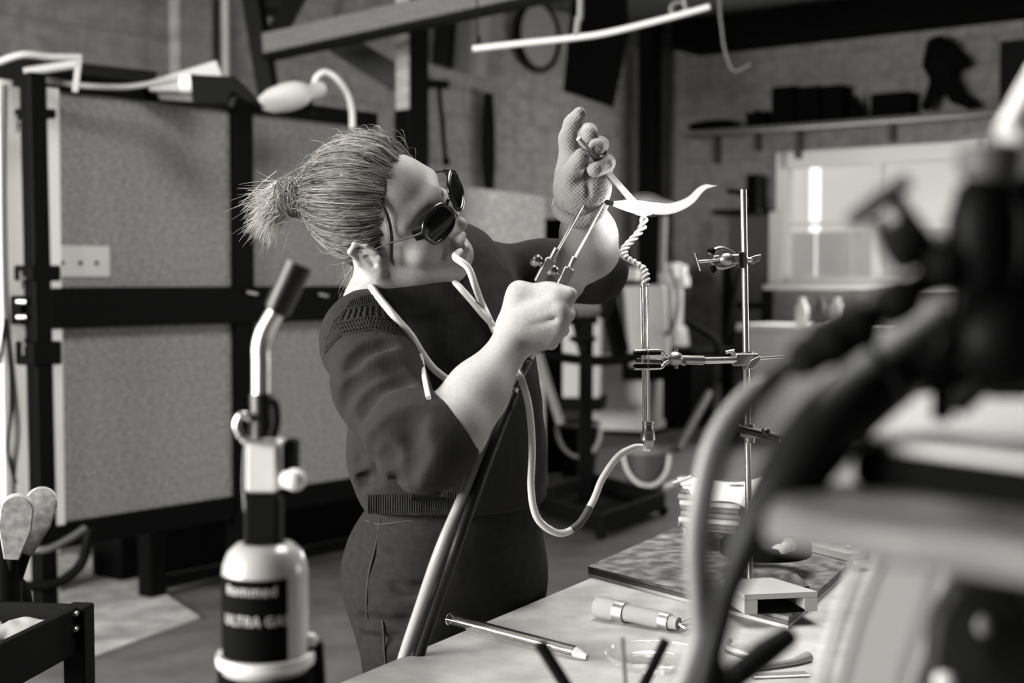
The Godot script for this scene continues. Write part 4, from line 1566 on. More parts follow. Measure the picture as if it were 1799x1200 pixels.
	part(to, "collar", MB.new().tube([P(904, 680, d), P(900, 690, d)], 0.0068, 8), mats.brass)
	for q in [[0.0, "hose_grey"], [1.0, "hose_dark"]]:
		var k: float = q[0]
		var hp := spl(pp([[898 + k * 4, 694, d - 0.002], [880 + k * 8, 725, d - 0.03], [845 + k * 14, 800, d - 0.09], [806 + k * 20, 890, d - 0.13], [772 + k * 26, 970, d - 0.15], [738 + k * 26, 1068, d - 0.115], [706 + k * 26, 1165, d - 0.085], [690 + k * 26, 1240, d - 0.07], [680 + k * 26, 1400, d - 0.05]]), 6)
		part(to, "hose", MB.new().tube(hp, 0.0078, 12), mats[q[1]])
	flame(d + 0.08)
	# ---- loose glass and tools on the bench
	var tube := MB.new()
	var g0: Vector3 = P(790, 1088, 2.085)
	var g1: Vector3 = T.call(1012, 1146, 0.008)
	tube.pipe([g0, g1], 0.0088, 0.0068, 18)
	var ti := thing("glass_tubing", "clear glass tube lying across the left edge of the bench top", "glass tube", g1)
	part(ti, "tube", tube, mats.glass)
	part(ti, "pinched_end", MB.new().tube([g1, g1 + (g1 - g0).normalized() * 0.02 + Vector3(0, -0.003, 0)], [0.0088, 0.004], 14), mats.frost_glass)
	# cloth-wrapped burner end
	var c0: Vector3 = T.call(1050, 1066, 0.017)
	var c1: Vector3 = T.call(1192, 1096, 0.012)
	var wr := thing("wrapped_tip", "cloth-wrapped glass tip with metal bands lying in front of the plywood", "burner tip", (c0 + c1) * 0.5)
	var prof := []
	for i in 25:
		var t2 := i / 24.0
		prof.append(0.0165 - 0.006 * t2 + 0.0012 * sin(t2 * 11.0))
	var line := []
	for i in 25:
		line.append(c0.lerp(c1, i / 24.0))
	part(wr, "cloth", MB.new().tube(line, prof, 18), mats.cotton)
	for q in [[0.24, 0.36], [0.78, 0.90]]:
		part(wr, "band", MB.new().tube([c0.lerp(c1, q[0]), c0.lerp(c1, q[1])], 0.0172 - 0.006 * q[0], 20), mats.steel)
	for k in 3:
		part(wr, "string", MB.new().tube(spl([c1, T.call(1205, 1088 + k * 8, 0.01), T.call(1222, 1082 + k * 10, 0.002)], 5), 0.0016, 6), mats.off_white)
	# glass dish
	single("glass_dish", "shallow round glass dish near the front of the bench", "dish", MB.new().lathe(Transform3D(Basis(), T.call(1150, 1168)), [Vector2(0.0001, 0.001), Vector2(0.052, 0.001), Vector2(0.058, 0.006), Vector2(0.064, 0.016), Vector2(0.0655, 0.0165), Vector2(0.0645, 0.0135), Vector2(0.059, 0.003), Vector2(0.052, 0.0), Vector2(0.0001, 0.0)], 48), mats.pane)
	# glass pieces right of the dark hoses
	single("glass_rod", "curved thin glass rod with a loop end, right of the glass dish", "glass rod", MB.new().tube(spl([T.call(1283, 1126, 0.006), T.call(1279, 1136, 0.006), T.call(1288, 1142, 0.006), T.call(1320, 1150, 0.006), T.call(1345, 1153, 0.006)], 6), 0.004, 10), mats.frost_glass)
	single("glass_tubing", "long thin glass tube with a knobbed end lying near the grey machine", "glass tube", MB.new().tube([T.call(1325, 1174, 0.005), T.call(1395, 1163, 0.005), T.call(1420, 1155, 0.005)], [0.004, 0.005, 0.008], 12), mats.frost_glass)
	single("steel_rule", "flat pale rule lying at the front of the bench by the grey machine", "rule", MB.new().bar(T.call(1320, 1188, 0.002), T.call(1420, 1184, 0.002), 0.02, 0.003), mats.steel)
	# standing stub, film of plastic, rack of test tubes
	var sg := thing("glass_stub", "short upright glass tube standing at the far left of the plywood", "glass tube", B.call(1207, 990))
	part(sg, "tube", MB.new().tube([B.call(1207, 990), B.call(1207, 990) + Vector3(0, 0.062, 0)], 0.0052, 14), mats.glass)
	part(sg, "lip", MB.new().tube(spl([B.call(1207, 990) + Vector3(-0.012, 0.070, 0), B.call(1207, 990) + Vector3(0.0, 0.062, 0), B.call(1207, 990) + Vector3(0.014, 0.06, 0)], 4), 0.003, 8), mats.frost_glass)
	var film := MB.new()
	var fo: Vector3 = T.call(1255, 890)
	var N2 := 14
	var first := film.v.size()
	var grid := []
	for i in N2 + 1:
		for k in N2 + 1:
			var u := i / float(N2)
			var w := k / float(N2)
			var p: Vector3 = (T.call(1185, 850, 0.100) as Vector3).lerp(T.call(1360, 846, 0.100), u).lerp((T.call(1215, 880, 0.100) as Vector3).lerp(T.call(1330, 905, 0.100), u), w)
			p.y += 0.006 * sin(u * 7.0 + w * 3.0) + 0.005 * sin(w * 9.0 - u * 4.0) + 0.008
			film.vert(p, Vector3(-0.3 * cos(u * 7.0 + w * 3.0), 1, 0.3 * cos(w * 9.0 - u * 4.0)).normalized(), Vector2(u, w))
	for i in N2:
		for k in N2:
			var q := first + i * (N2 + 1) + k
			film.quad(q, q + 1, q + N2 + 2, q + N2 + 1)
	single("plastic_film", "crumpled white plastic film on the stack of boards by the clamp stand", "plastic film", film, mats.white_sheet)
	single("glass_rod", "thin glass rod poking out of the white plastic film", "glass rod", MB.new().tube(pp([[1182, 850, 2.75], [1215, 838, 2.75]]), 0.004, 10), mats.frost_glass)
	var sc := G(1276, 950, TH)
	var stack := thing("board_stack", "low stack of thin pale boards under the white plastic film", "boards", sc)
	for k in 9:
		part(stack, "board", MB.new().box(Transform3D(Basis(Vector3.UP, -0.5 + 0.05 * sin(k * 2.3)), sc + Vector3(0.004 * sin(k * 1.7), 0.0055 + k * 0.011, -0.06 + 0.003 * cos(k * 2.1))), Vector3(0.125, 0.010, 0.14), 0.0015), [mats.ply_edge, mats.mid_grey, mats.grey_wood][k % 3])
	var rk := thing("tube_rack", "pale low rack with a row of upright glass tubes behind the dark ring", "rack", B.call(1420, 958))
	var r0: Vector3 = B.call(1355, 945)
	var r1: Vector3 = B.call(1510, 985)
	part(rk, "rail", MB.new().bar(r0 + up * 0.008, r1 + up * 0.008, 0.05, 0.016), mats.off_white)
	for k in 6:
		var p := r0.lerp(r1, 0.08 + k * 0.16) + up * 0.016
		single("test_tube", "upright glass tube in the pale rack behind the dark ring, %s from its left end" % ["first", "second", "third", "fourth", "fifth", "sixth"][k], "glass tube", MB.new().lathe(Transform3D(Basis(), p), [Vector2(0.0001, 0), Vector2(0.005, 0.002), Vector2(0.0075, 0.006), Vector2(0.0075, 0.055), Vector2(0.0066, 0.055), Vector2(0.0066, 0.006), Vector2(0.0001, 0.002)], 14), mats.glass, "upright tubes in the rack")

func flame(d: float) -> void:
	var fl := thing("flame", "bright white torch flame with a wisp bending up to the right", "flame", P(1130, 366, d))
	var core := MB.new()
	# an open tongue: flat on top, deep in the middle, along the jet
	var path := spl(pp([[1078, 358, d], [1100, 361, d], [1130, 365, d + 0.01], [1160, 365, d + 0.012], [1189, 362, d + 0.015]]), 6)
	var rs := []
	for i in path.size():
		var t := i / float(path.size() - 1)
		rs.append(0.0036 + 0.0075 * pow(sin(PI * minf(1.0, t * 1.05)), 1.4) - 0.0025 * t)
	core.tube(path, rs, 16)
	part(fl, "jet", core, mats.flame_core)
	core = MB.new()
	core.ball(Transform3D(Basis(), P(1131, 371, d + 0.005)), Vector3(0.016, 0.007, 0.008))
	part(fl, "hot_spot", core, mats.flame_core)
	var wisp := MB.new()
	wisp.colored = true
	path = spl(pp([[1150, 366, d + 0.01], [1175, 367, d + 0.012], [1198, 360, d + 0.015], [1215, 350, d + 0.015], [1229, 335, d + 0.015], [1240, 328, d + 0.015], [1250, 327, d + 0.015], [1262, 326, d + 0.015]]), 5)
	var first := 0
	for layer in 3:
		rs = []
		for i in path.size():
			var t := i / float(path.size() - 1)
			rs.append((0.0085 - 0.006 * t) * (0.45 + 0.3 * layer) * (1.0 - pow(t, 6.0)) + 0.0002)
		first = wisp.v.size()
		wisp.tube(path, rs, 12, false)
		for i in path.size():
			var t := i / float(path.size() - 1)
			for k in 12:
				wisp.c[first + i * 12 + k] = Color(1, 1, 1, clampf((0.36 - 0.09 * layer) * (1.0 - pow(t, 2.2)) , 0.0, 1.0))
	part(fl, "wisp", wisp, mats.flame_wisp)
	var halo := MB.new()
	halo.colored = true
	path = spl(pp([[1090, 357, d], [1110, 357, d], [1135, 359, d], [1160, 361, d + 0.01], [1192, 360, d + 0.01]]), 5)
	for layer in 4:
		rs = []
		for i in path.size():
			rs.append(0.003 + (0.006 + 0.0035 * layer) * sin(PI * i / (path.size() - 1.0)))
		first = halo.v.size()
		halo.tube(path, rs, 14, false)
		for i in range(first, halo.c.size()):
			halo.c[i] = Color(1, 1, 1, 0.022 - 0.004 * layer)
	part(fl, "outer_cone", halo, mats.flame_wisp)
	var l := OmniLight3D.new()
	l.name = "flame_light"
	l.position = P(1135, 366, d + 0.008) - fl.position
	l.light_energy = 0.026
	l.light_size = 0.012
	l.omni_range = 20.0
	l.omni_attenuation = 2.0
	l.shadow_enabled = true
	fl.add_child(l)

# ================================================================ tall panels on the left, lamp, cart
func partition() -> void:
	var v := 4.93
	var blk: Material = mats.black_steel
	var at := func(x: float, y: float, dv := 0.0) -> Vector3: return WV(x, y, v + dv)
	var U := func(x: float, y := 500.0) -> float: return (WV(x, y, v) as Vector3).dot(AU)
	var rot := Basis(AU, Vector3.UP, -AV)
	var bx := func(u0: float, u1: float, y0: float, y1: float, v0: float, v1: float, bev := 0.004) -> MB:
		return MB.new().box(Transform3D(rot, R((u0 + u1) * 0.5, (v0 + v1) * 0.5, (y0 + y1) * 0.5)), Vector3(absf(u1 - u0), absf(y1 - y0), absf(v1 - v0)), bev)
	var u0: float = U.call(98)
	var um: float = U.call(408)
	var um2: float = U.call(436)
	var u1: float = U.call(652)
	var top: float = at.call(98, 158).y
	var bot: float = at.call(115, 918).y
	var m0: float = at.call(250, 505).y
	var m1: float = at.call(250, 572).y
	var p := thing("panel_wall", "tall black framed partition of four pale panels behind the woman", "partition", R((u0 + u1) * 0.5, v, 0))
	for q in [[u0, um, m0, top], [um2, u1, m0, top], [u0, um, bot, m1], [um2, u1, bot, m1]]:
		var pn := part(p, "panel", bx.call(q[0], q[1], q[2], q[3], v, v + 0.03), mats.panel)
	part(p, "middle_post", bx.call(um - 0.01, um2 + 0.01, bot - 0.25, top + 0.02, v - 0.035, v + 0.05), blk)
	part(p, "top_rail", bx.call(u0 - 0.15, u1 + 0.02, top, top + 0.07, v - 0.035, v + 0.05), blk)
	part(p, "bottom_rail", bx.call(u0 - 0.05, u1 + 0.25, bot - 0.10, bot, v - 0.02, v + 0.05), blk)
	part(p, "middle_rail", bx.call(u0 - 0.12, u1 + 0.1, m1, m0, v - 0.06, v + 0.04), blk)
	# pale edge strips by the left post
	part(p, "edge_strip", bx.call(u0 - 0.085, u0 - 0.004, bot, top, v - 0.05, v + 0.0), mats.white_paint)
	# pale plate with three dark holes on the upper left panel
	var pc0: Vector3 = at.call(108, 431, -0.006)
	var pc1: Vector3 = at.call(193, 487, -0.006)
	var plate := part(p, "cover_plate", bx.call(pc0.dot(AU), pc1.dot(AU), pc1.y, pc0.y, v - 0.008, v, 0.002), mats.off_white)
	for x in [110, 142, 170]:
		var h: Vector3 = at.call(x, 462, -0.012)
		part(plate, "hole", MB.new().lathe(along(h, h - AV), [Vector2(0.0001, 0.003), Vector2(0.007, 0.003), Vector2(0.0085, 0.0), Vector2(0.007, -0.003), Vector2(0.0001, -0.003)], 12), mats.black_matt)
	# small bright fittings on the middle rail
	for q in [[443, 513], [568, 517]]:
		var h: Vector3 = at.call(q[0], q[1], -0.075)
		part(p, "fitting", MB.new().bar(h - AU * 0.03, h + AU * 0.03 + Vector3(0, -0.01, 0), 0.012, 0.012), mats.worn_steel)
	# left post: a black pole with clamps, white boards each side of it
	var dp := 5.45
	var po := thing("clamp_post", "black upright post with clamp collars at the left end of the panels", "post", Vector3(P(78, 1040, dp).x, 0, P(78, 1040, dp).z))
	var foot: Vector3 = P(80, 1040, dp)
	foot.y = 0.0
	part(po, "pole", MB.new().bar(foot, Vector3(foot.x - 0.02, P(58, 190, dp).y + 0.12, foot.z), 0.075, 0.075, AU, 0.006), blk)
	for q in [[62, 200, 0.11, 0.035], [66, 480, 0.13, 0.06], [68, 620, 0.13, 0.09]]:
		part(po, "collar", MB.new().box(Transform3D(rot, P(q[0], q[1], dp - 0.03)), Vector3(q[2], q[3], 0.12), 0.006), blk)
	for q in [[30, 214], [38, 489], [42, 606]]:
		part(po, "clamp_screw", MB.new().tube([P(q[0] + 20, q[1], dp - 0.08), P(q[0], q[1], dp - 0.08)], 0.012, 10).tube([P(q[0], q[1] - 12, dp - 0.08), P(q[0], q[1] + 18, dp - 0.08)], 0.008, 8), mats.dark_steel)
	part(po, "hinge_box", MB.new().box(Transform3D(rot, P(38, 545, dp - 0.05)), Vector3(0.06, 0.11, 0.06), 0.004), blk)
	for y in [530, 557]:
		part(po, "bolt", MB.new().tube([P(30, y, dp - 0.09), P(46, y, dp - 0.09)], 0.010, 8), mats.steel)
	part(po, "foot", MB.new().lathe(Transform3D(Basis(), foot), [Vector2(0.0001, 0), Vector2(0.12, 0), Vector2(0.12, 0.02), Vector2(0.06, 0.04), Vector2(0.055, 0.12), Vector2(0.0001, 0.12)], 20), blk)
	var wb0: Vector3 = P(12, 1000, 5.7)
	var bl := P(33, 500, 5.65)
	single("white_board", "narrow tall white board left of the black clamp post", "board", MB.new().box(Transform3D(rot, Vector3(bl.x, 1.12, bl.z)), Vector3(0.17, 2.18, 0.03), 0.004), mats.white_paint)
	bl = P(-12, 500, 5.85)
	single("white_board", "second white board behind the narrow one at the left edge", "board", MB.new().box(Transform3D(rot, Vector3(bl.x, 1.12, bl.z)), Vector3(0.24, 2.2, 0.03), 0.004), mats.white_paint)
	single("hanging_cable", "grey cable hanging down in front of the white boards at the left edge", "cable", MB.new().tube(spl(pp([[8, 150, 5.4], [6, 300, 5.4], [8, 470, 5.4], [12, 570, 5.4], [24, 680, 5.4], [30, 760, 5.4], [22, 850, 5.4], [30, 960, 5.4]]), 6), 0.012, 8), mats.dark_grey)
	single("hanging_cable", "thinner looped cable crossing the grey one at the left edge", "cable", MB.new().tube(spl(pp([[0, 640, 5.38], [12, 560, 5.38], [20, 700, 5.38], [14, 790, 5.38], [28, 850, 5.38]]), 6), 0.007, 8), mats.soft_black)
	# ---- on top of the panels
	var br := thing("white_bracket", "white angled bracket with a pipe on top of the panels' left end", "bracket", P(130, 160, 5.4))
	part(br, "arm", MB.new().tube(spl(pp([[-10, 112, 5.3], [40, 96, 5.3], [90, 100, 5.35], [142, 101, 5.4]]), 5), 0.014, 10), mats.dull_white)
	part(br, "drop", MB.new().bar(P(140, 96, 5.4), P(132, 162, 5.4), 0.022, 0.022), mats.dull_white)
	part(br, "brace", MB.new().tube(pp([[42, 127, 5.35], [135, 112, 5.4]]), 0.018, 10), mats.dull_white)
	single("dark_duct", "long dark flat duct lying along the top of the panels", "duct", MB.new().bar(P(-20, 118, 6.0), P(270, 148, 6.3), 0.12, 0.10), mats.soft_black)
	single("lamp_cable", "pale cable sagging along the top of the panels to the lamp clamp", "cable", MB.new().tube(spl(pp([[72, 138, 5.45], [140, 150, 5.5], [215, 153, 5.6], [265, 147, 5.65], [315, 138, 5.7]]), 6), 0.012, 8), mats.dull_white)
	var tray := thing("white_tray", "white flat tray light standing tilted on top of the panels", "tray", P(330, 165, 5.95))
	part(tray, "face", MB.new().prism(Transform3D(cam_basis, P(330, 150, 5.9)), PackedVector2Array([Vector2(-0.155, 0.012), Vector2(-0.15, -0.03), Vector2(0.03, -0.035), Vector2(0.155, 0.025), Vector2(0.125, 0.098)]), 0.04, 0.005), mats.dull_white)
	part(tray, "back", MB.new().prism(Transform3D(cam_basis, P(330, 158, 5.95)), PackedVector2Array([Vector2(-0.13, 0.0), Vector2(-0.11, -0.045), Vector2(0.10, -0.06), Vector2(0.11, -0.01)]), 0.03, 0.004), mats.mid_grey)
	var la := thing("desk_lamp", "white shaded lamp on a bent white gooseneck above the panels", "lamp", P(540, 200, 6.3))
	part(la, "clamp", MB.new().prism(Transform3D(cam_basis, P(365, 160, 5.75)), PackedVector2Array([Vector2(-0.05, 0.05), Vector2(0.13, 0.04), Vector2(0.20, -0.03), Vector2(0.23, -0.07), Vector2(0.18, -0.06), Vector2(0.12, -0.02), Vector2(0.10, -0.07), Vector2(-0.04, -0.07)]), 0.10, 0.006), blk)
	part(la, "clamp_knob", MB.new().tube(pp([[318, 146, 5.7], [342, 146, 5.7]]), 0.040, 14), mats.white_plastic)
	var sa := P(453, 183, 6.0)
	var sb := P(582, 152, 6.25)
	var axis := (sb - sa).normalized()
	var sh := []
	for q in [[0.0001, 0.0], [0.030, 0.02], [0.052, 0.07], [0.062, 0.14], [0.060, 0.20], [0.050, 0.24], [0.034, 0.26], [0.034, 0.33], [0.028, 0.345], [0.0001, 0.345]]:
		sh.append(Vector2(q[0], q[1]))
	part(la, "shade", MB.new().lathe(along(sa, sb), sh, 28), mats.white_sheet)
	part(la, "gooseneck", MB.new().tube(spl(pp([[552, 152, 6.2], [556, 136, 6.2], [572, 127, 6.22], [592, 138, 6.25], [610, 165, 6.3], [618, 195, 6.3], [619, 225, 6.3]]), 6), 0.014, 12), mats.white_paint)
	part(la, "arm", MB.new().tube(pp([[545, 178, 6.2], [548, 205, 6.2]]), 0.010, 8).tube(spl(pp([[430, 172, 5.9], [450, 190, 6.0], [500, 196, 6.1], [548, 190, 6.2]]), 5), 0.010, 8), blk)
	# ---- low bench, cables and the light patch laid on the floor below
	var lb := thing("low_bench", "low black steel bench standing before the panels", "bench", G(268, 1050, 0))
	var l0 := G(268, 1050, 0)
	var hh: float = P(260, 912, (cam_pos - l0).dot(cam_basis.z)).y
	var dir := AU
	part(lb, "top", MB.new().bar(l0 + Vector3(0, hh, 0) - dir * 0.06, l0 + Vector3(0, hh, 0) + dir * 2.3, 0.30, 0.06), mats.soft_black)
	part(lb, "leg", MB.new().bar(l0, l0 + Vector3(0, hh, 0), 0.09, 0.09, AU), mats.black_steel)
	part(lb, "leg", MB.new().bar(l0 + dir * 2.2, l0 + dir * 2.2 + Vector3(0, hh, 0), 0.09, 0.09, AU), mats.black_steel)
	part(lb, "stretcher", MB.new().bar(l0 + Vector3(0, 0.06, 0), l0 + dir * 2.2 + Vector3(0, 0.06, 0), 0.04, 0.05), mats.black_steel)
	single("plinth", "long black plinth box under the panels", "plinth", bx.call(u0 + 0.75, u1 + 0.6, 0.0, 0.30, v + 0.62, v + 0.85), mats.black_matt)
	single("floor_light_patch", "patch of window light on the floor before the clamp post, laid as a pale sheet", "board", MB.new().slab([G(352, 1088, 0), G(130, 1170, 0), G(40, 1010, 0), G(118, 975, 0), G(195, 985, 0)], 0.012, 0.002), mats.pale_ground)  # thin pale sheet stands in for window light falling on the floor
	single("floor_cable", "thick dark cable curling from the panels to the foot of the post", "cable", MB.new().tube(spl(pp([[158, 930, 5.5], [145, 985, 5.5], [118, 1015, 5.45], [85, 1028, 5.4], [40, 1030, 5.35]]), 6), 0.02, 10), mats.black_rubber)
	single("floor_cable", "thinner cable bowed between the post and the panel bottom", "cable", MB.new().tube(spl(pp([[46, 962, 5.3], [80, 966, 5.3], [120, 948, 5.35], [150, 928, 5.4]]), 6), 0.014, 10), mats.dark_grey)
	single("floor_pipe", "pale pipe lying on the floor beside the low bench leg", "pipe", MB.new().tube([G(290, 1038, 0.02), G(395, 1008, 0.02)], 0.018, 10), mats.mid_grey)
	single("crumpled_rag", "crumpled grey rag on the floor under the low bench", "rag", MB.new().ball(Transform3D(Basis(), G(322, 1016, 0.03)), Vector3(0.05, 0.03, 0.04), 10, 7), mats.dark_grey)
	single("crate", "pale carton box on the floor behind the foot of the clamp post", "box", MB.new().box(Transform3D(rot, G(48, 1045, 0.0) + Vector3(0, 0.12, 0)), Vector3(0.22, 0.24, 0.2), 0.006), mats.off_white)
	# ---- black cart at the lower left with gloves and paddles
	var d := 2.3
	var k0 := P(138, 1064, d)
	var eL := (P(0, 1130, 2.06) - k0)
	var ax := Vector3(eL.x, 0, eL.z).normalized()
	var bk := Vector3(-ax.z, 0, ax.x)
	if bk.x > 0:
		bk = -bk
	var ct := thing("tool_cart", "black steel cart with a shallow tray at the lower left corner", "cart", Vector3(k0.x, 0, k0.z))
	var y := k0.y
	part(ct, "front_rail", MB.new().bar(k0 + Vector3(0, -0.036, 0), k0 + ax * 0.62 + Vector3(0, -0.036, 0), 0.012, 0.075, Vector3.UP, 0.002), mats.soft_black)
	part(ct, "side_rail", MB.new().bar(k0 + Vector3(0, -0.036, 0), k0 + bk * 0.40 + Vector3(0, -0.036, 0), 0.012, 0.075, Vector3.UP, 0.002), mats.soft_black)
	part(ct, "back_rail", MB.new().bar(k0 + bk * 0.40 + Vector3(0, -0.036, 0), k0 + bk * 0.4 + ax * 0.62 + Vector3(0, -0.036, 0), 0.012, 0.075, Vector3.UP, 0.002), mats.soft_black)
	part(ct, "tray", MB.new().slab([k0 + Vector3(0, -0.07, 0), k0 + ax * 0.62 + Vector3(0, -0.07, 0), k0 + ax * 0.62 + bk * 0.4 + Vector3(0, -0.07, 0), k0 + bk * 0.4 + Vector3(0, -0.07, 0)], 0.006), mats.black_matt)
	for q in [k0, k0 + ax * 0.60, k0 + bk * 0.4, k0 + bk * 0.4 + ax * 0.6]:
		part(ct, "leg", MB.new().bar(Vector3(q.x, 0, q.z), Vector3(q.x, y + 0.002, q.z), 0.038, 0.038, ax, 0.003), mats.soft_black)
	for q in [[132, 1079], [132, 1106], [106, 1094]]:
		var h := P(q[0], q[1], d - 0.03)
		part(ct, "bolt", MB.new().lathe(along(h, h + cam_basis.z), [Vector2(0.0001, 0.003), Vector2(0.003, 0.003), Vector2(0.0045, 0.0), Vector2(0.0045, -0.01)], 10), mats.steel)
	for q in [["pale crumpled cotton glove lying in the black cart tray, fingers forward", 40, 1085], ["second pale glove half off the left edge of the black cart tray", -58, 1104]]:
		var gf := Field.new()
		var c := P(q[1], q[2], d - 0.05)
		c.y = y - 0.03
		gf.ell(c, Vector3(0.035, 0.022, 0.045), Basis(Vector3.UP, 0.5), 0.02)
		for k in 4:
			gf.cap(c, c + ax * (0.05 + 0.006 * k) + bk * (0.045 - 0.028 * k) + Vector3(0, 0.01 - 0.008 * k, 0), 0.014, 0.009, 0.010)
		gf.cap(c, c + bk * -0.05 + Vector3(0, 0.012, 0), 0.016, 0.01, 0.01)
		gf.cap(c + Vector3(0.01, 0.025, 0.03), c + Vector3(-0.02, 0.026, -0.02), 0.003, 0.003, 0.015, 1)
		var gm := MB.new()
		gf.net(gm, c - Vector3(0.13, 0.06, 0.13), c + Vector3(0.13, 0.07, 0.13), 0.005)
		single("cotton_glove", q[0], "glove", gm, mats.cotton)
	# jar of wooden paddles
	var jr := P(8, 1010, d + 0.05)
	var jb := y - 0.064
	single("paddle_jar", "dark tall tin that holds the wooden paddles in the cart", "tin", MB.new().lathe(Transform3D(Basis(), Vector3(jr.x, jb, jr.z)), [Vector2(0.0001, 0), Vector2(0.028, 0), Vector2(0.028, 0.19), Vector2(0.026, 0.19), Vector2(0.026, 0.005), Vector2(0.0001, 0.005)], 24), mats.soft_black)
	for q in [[27, 905, 0.0, "wooden paddle with a broad pale blade, left of the two in the tin"], [68, 895, 0.06, "wooden paddle with a broad pale blade, right of the two in the tin"]]:
		var tip := P(q[0] + (8 if q[0] < 50 else 14), q[1] - 40, d + q[2])
		var low := P(10 + q[0] * 0.12, 1050, d + 0.05)
		var pd := thing("wooden_paddle", q[3], "paddle", low)
		var up2 := (tip - low).normalized()
		var side := up2.cross(cam_basis.z).normalized()
		var L := tip.distance_to(low)
		var pl := PackedVector2Array()
		for i in 24:
			var an := PI * i / 23.0
			pl.append(Vector2(cos(an) * 0.026, L - 0.028 + sin(an) * 0.028))
		pl.append(Vector2(-0.026, L - 0.06))
		pl.append(Vector2(-0.012, L - 0.115))
		pl.append(Vector2(0.012, L - 0.115))
		pl.append(Vector2(0.026, L - 0.06))
		var xf := Transform3D(Basis(side, up2, side.cross(up2)).rotated(up2, 0.25), low)
		part(pd, "blade", MB.new().prism(xf, pl, 0.014, 0.003, true), mats.pale_wood)
		part(pd, "handle", MB.new().tube([low, low + up2 * (L - 0.10)], 0.010, 10), mats.soft_black)
	single("dark_pouch", "dark rounded leather pouch standing in the cart tray beside the tin", "pouch", MB.new().ball(Transform3D(Basis(), Vector3(P(22, 1040, d + 0.1).x, y - 0.02, P(22, 1040, d + 0.1).z)), Vector3(0.032, 0.05, 0.03)), mats.black_matt)

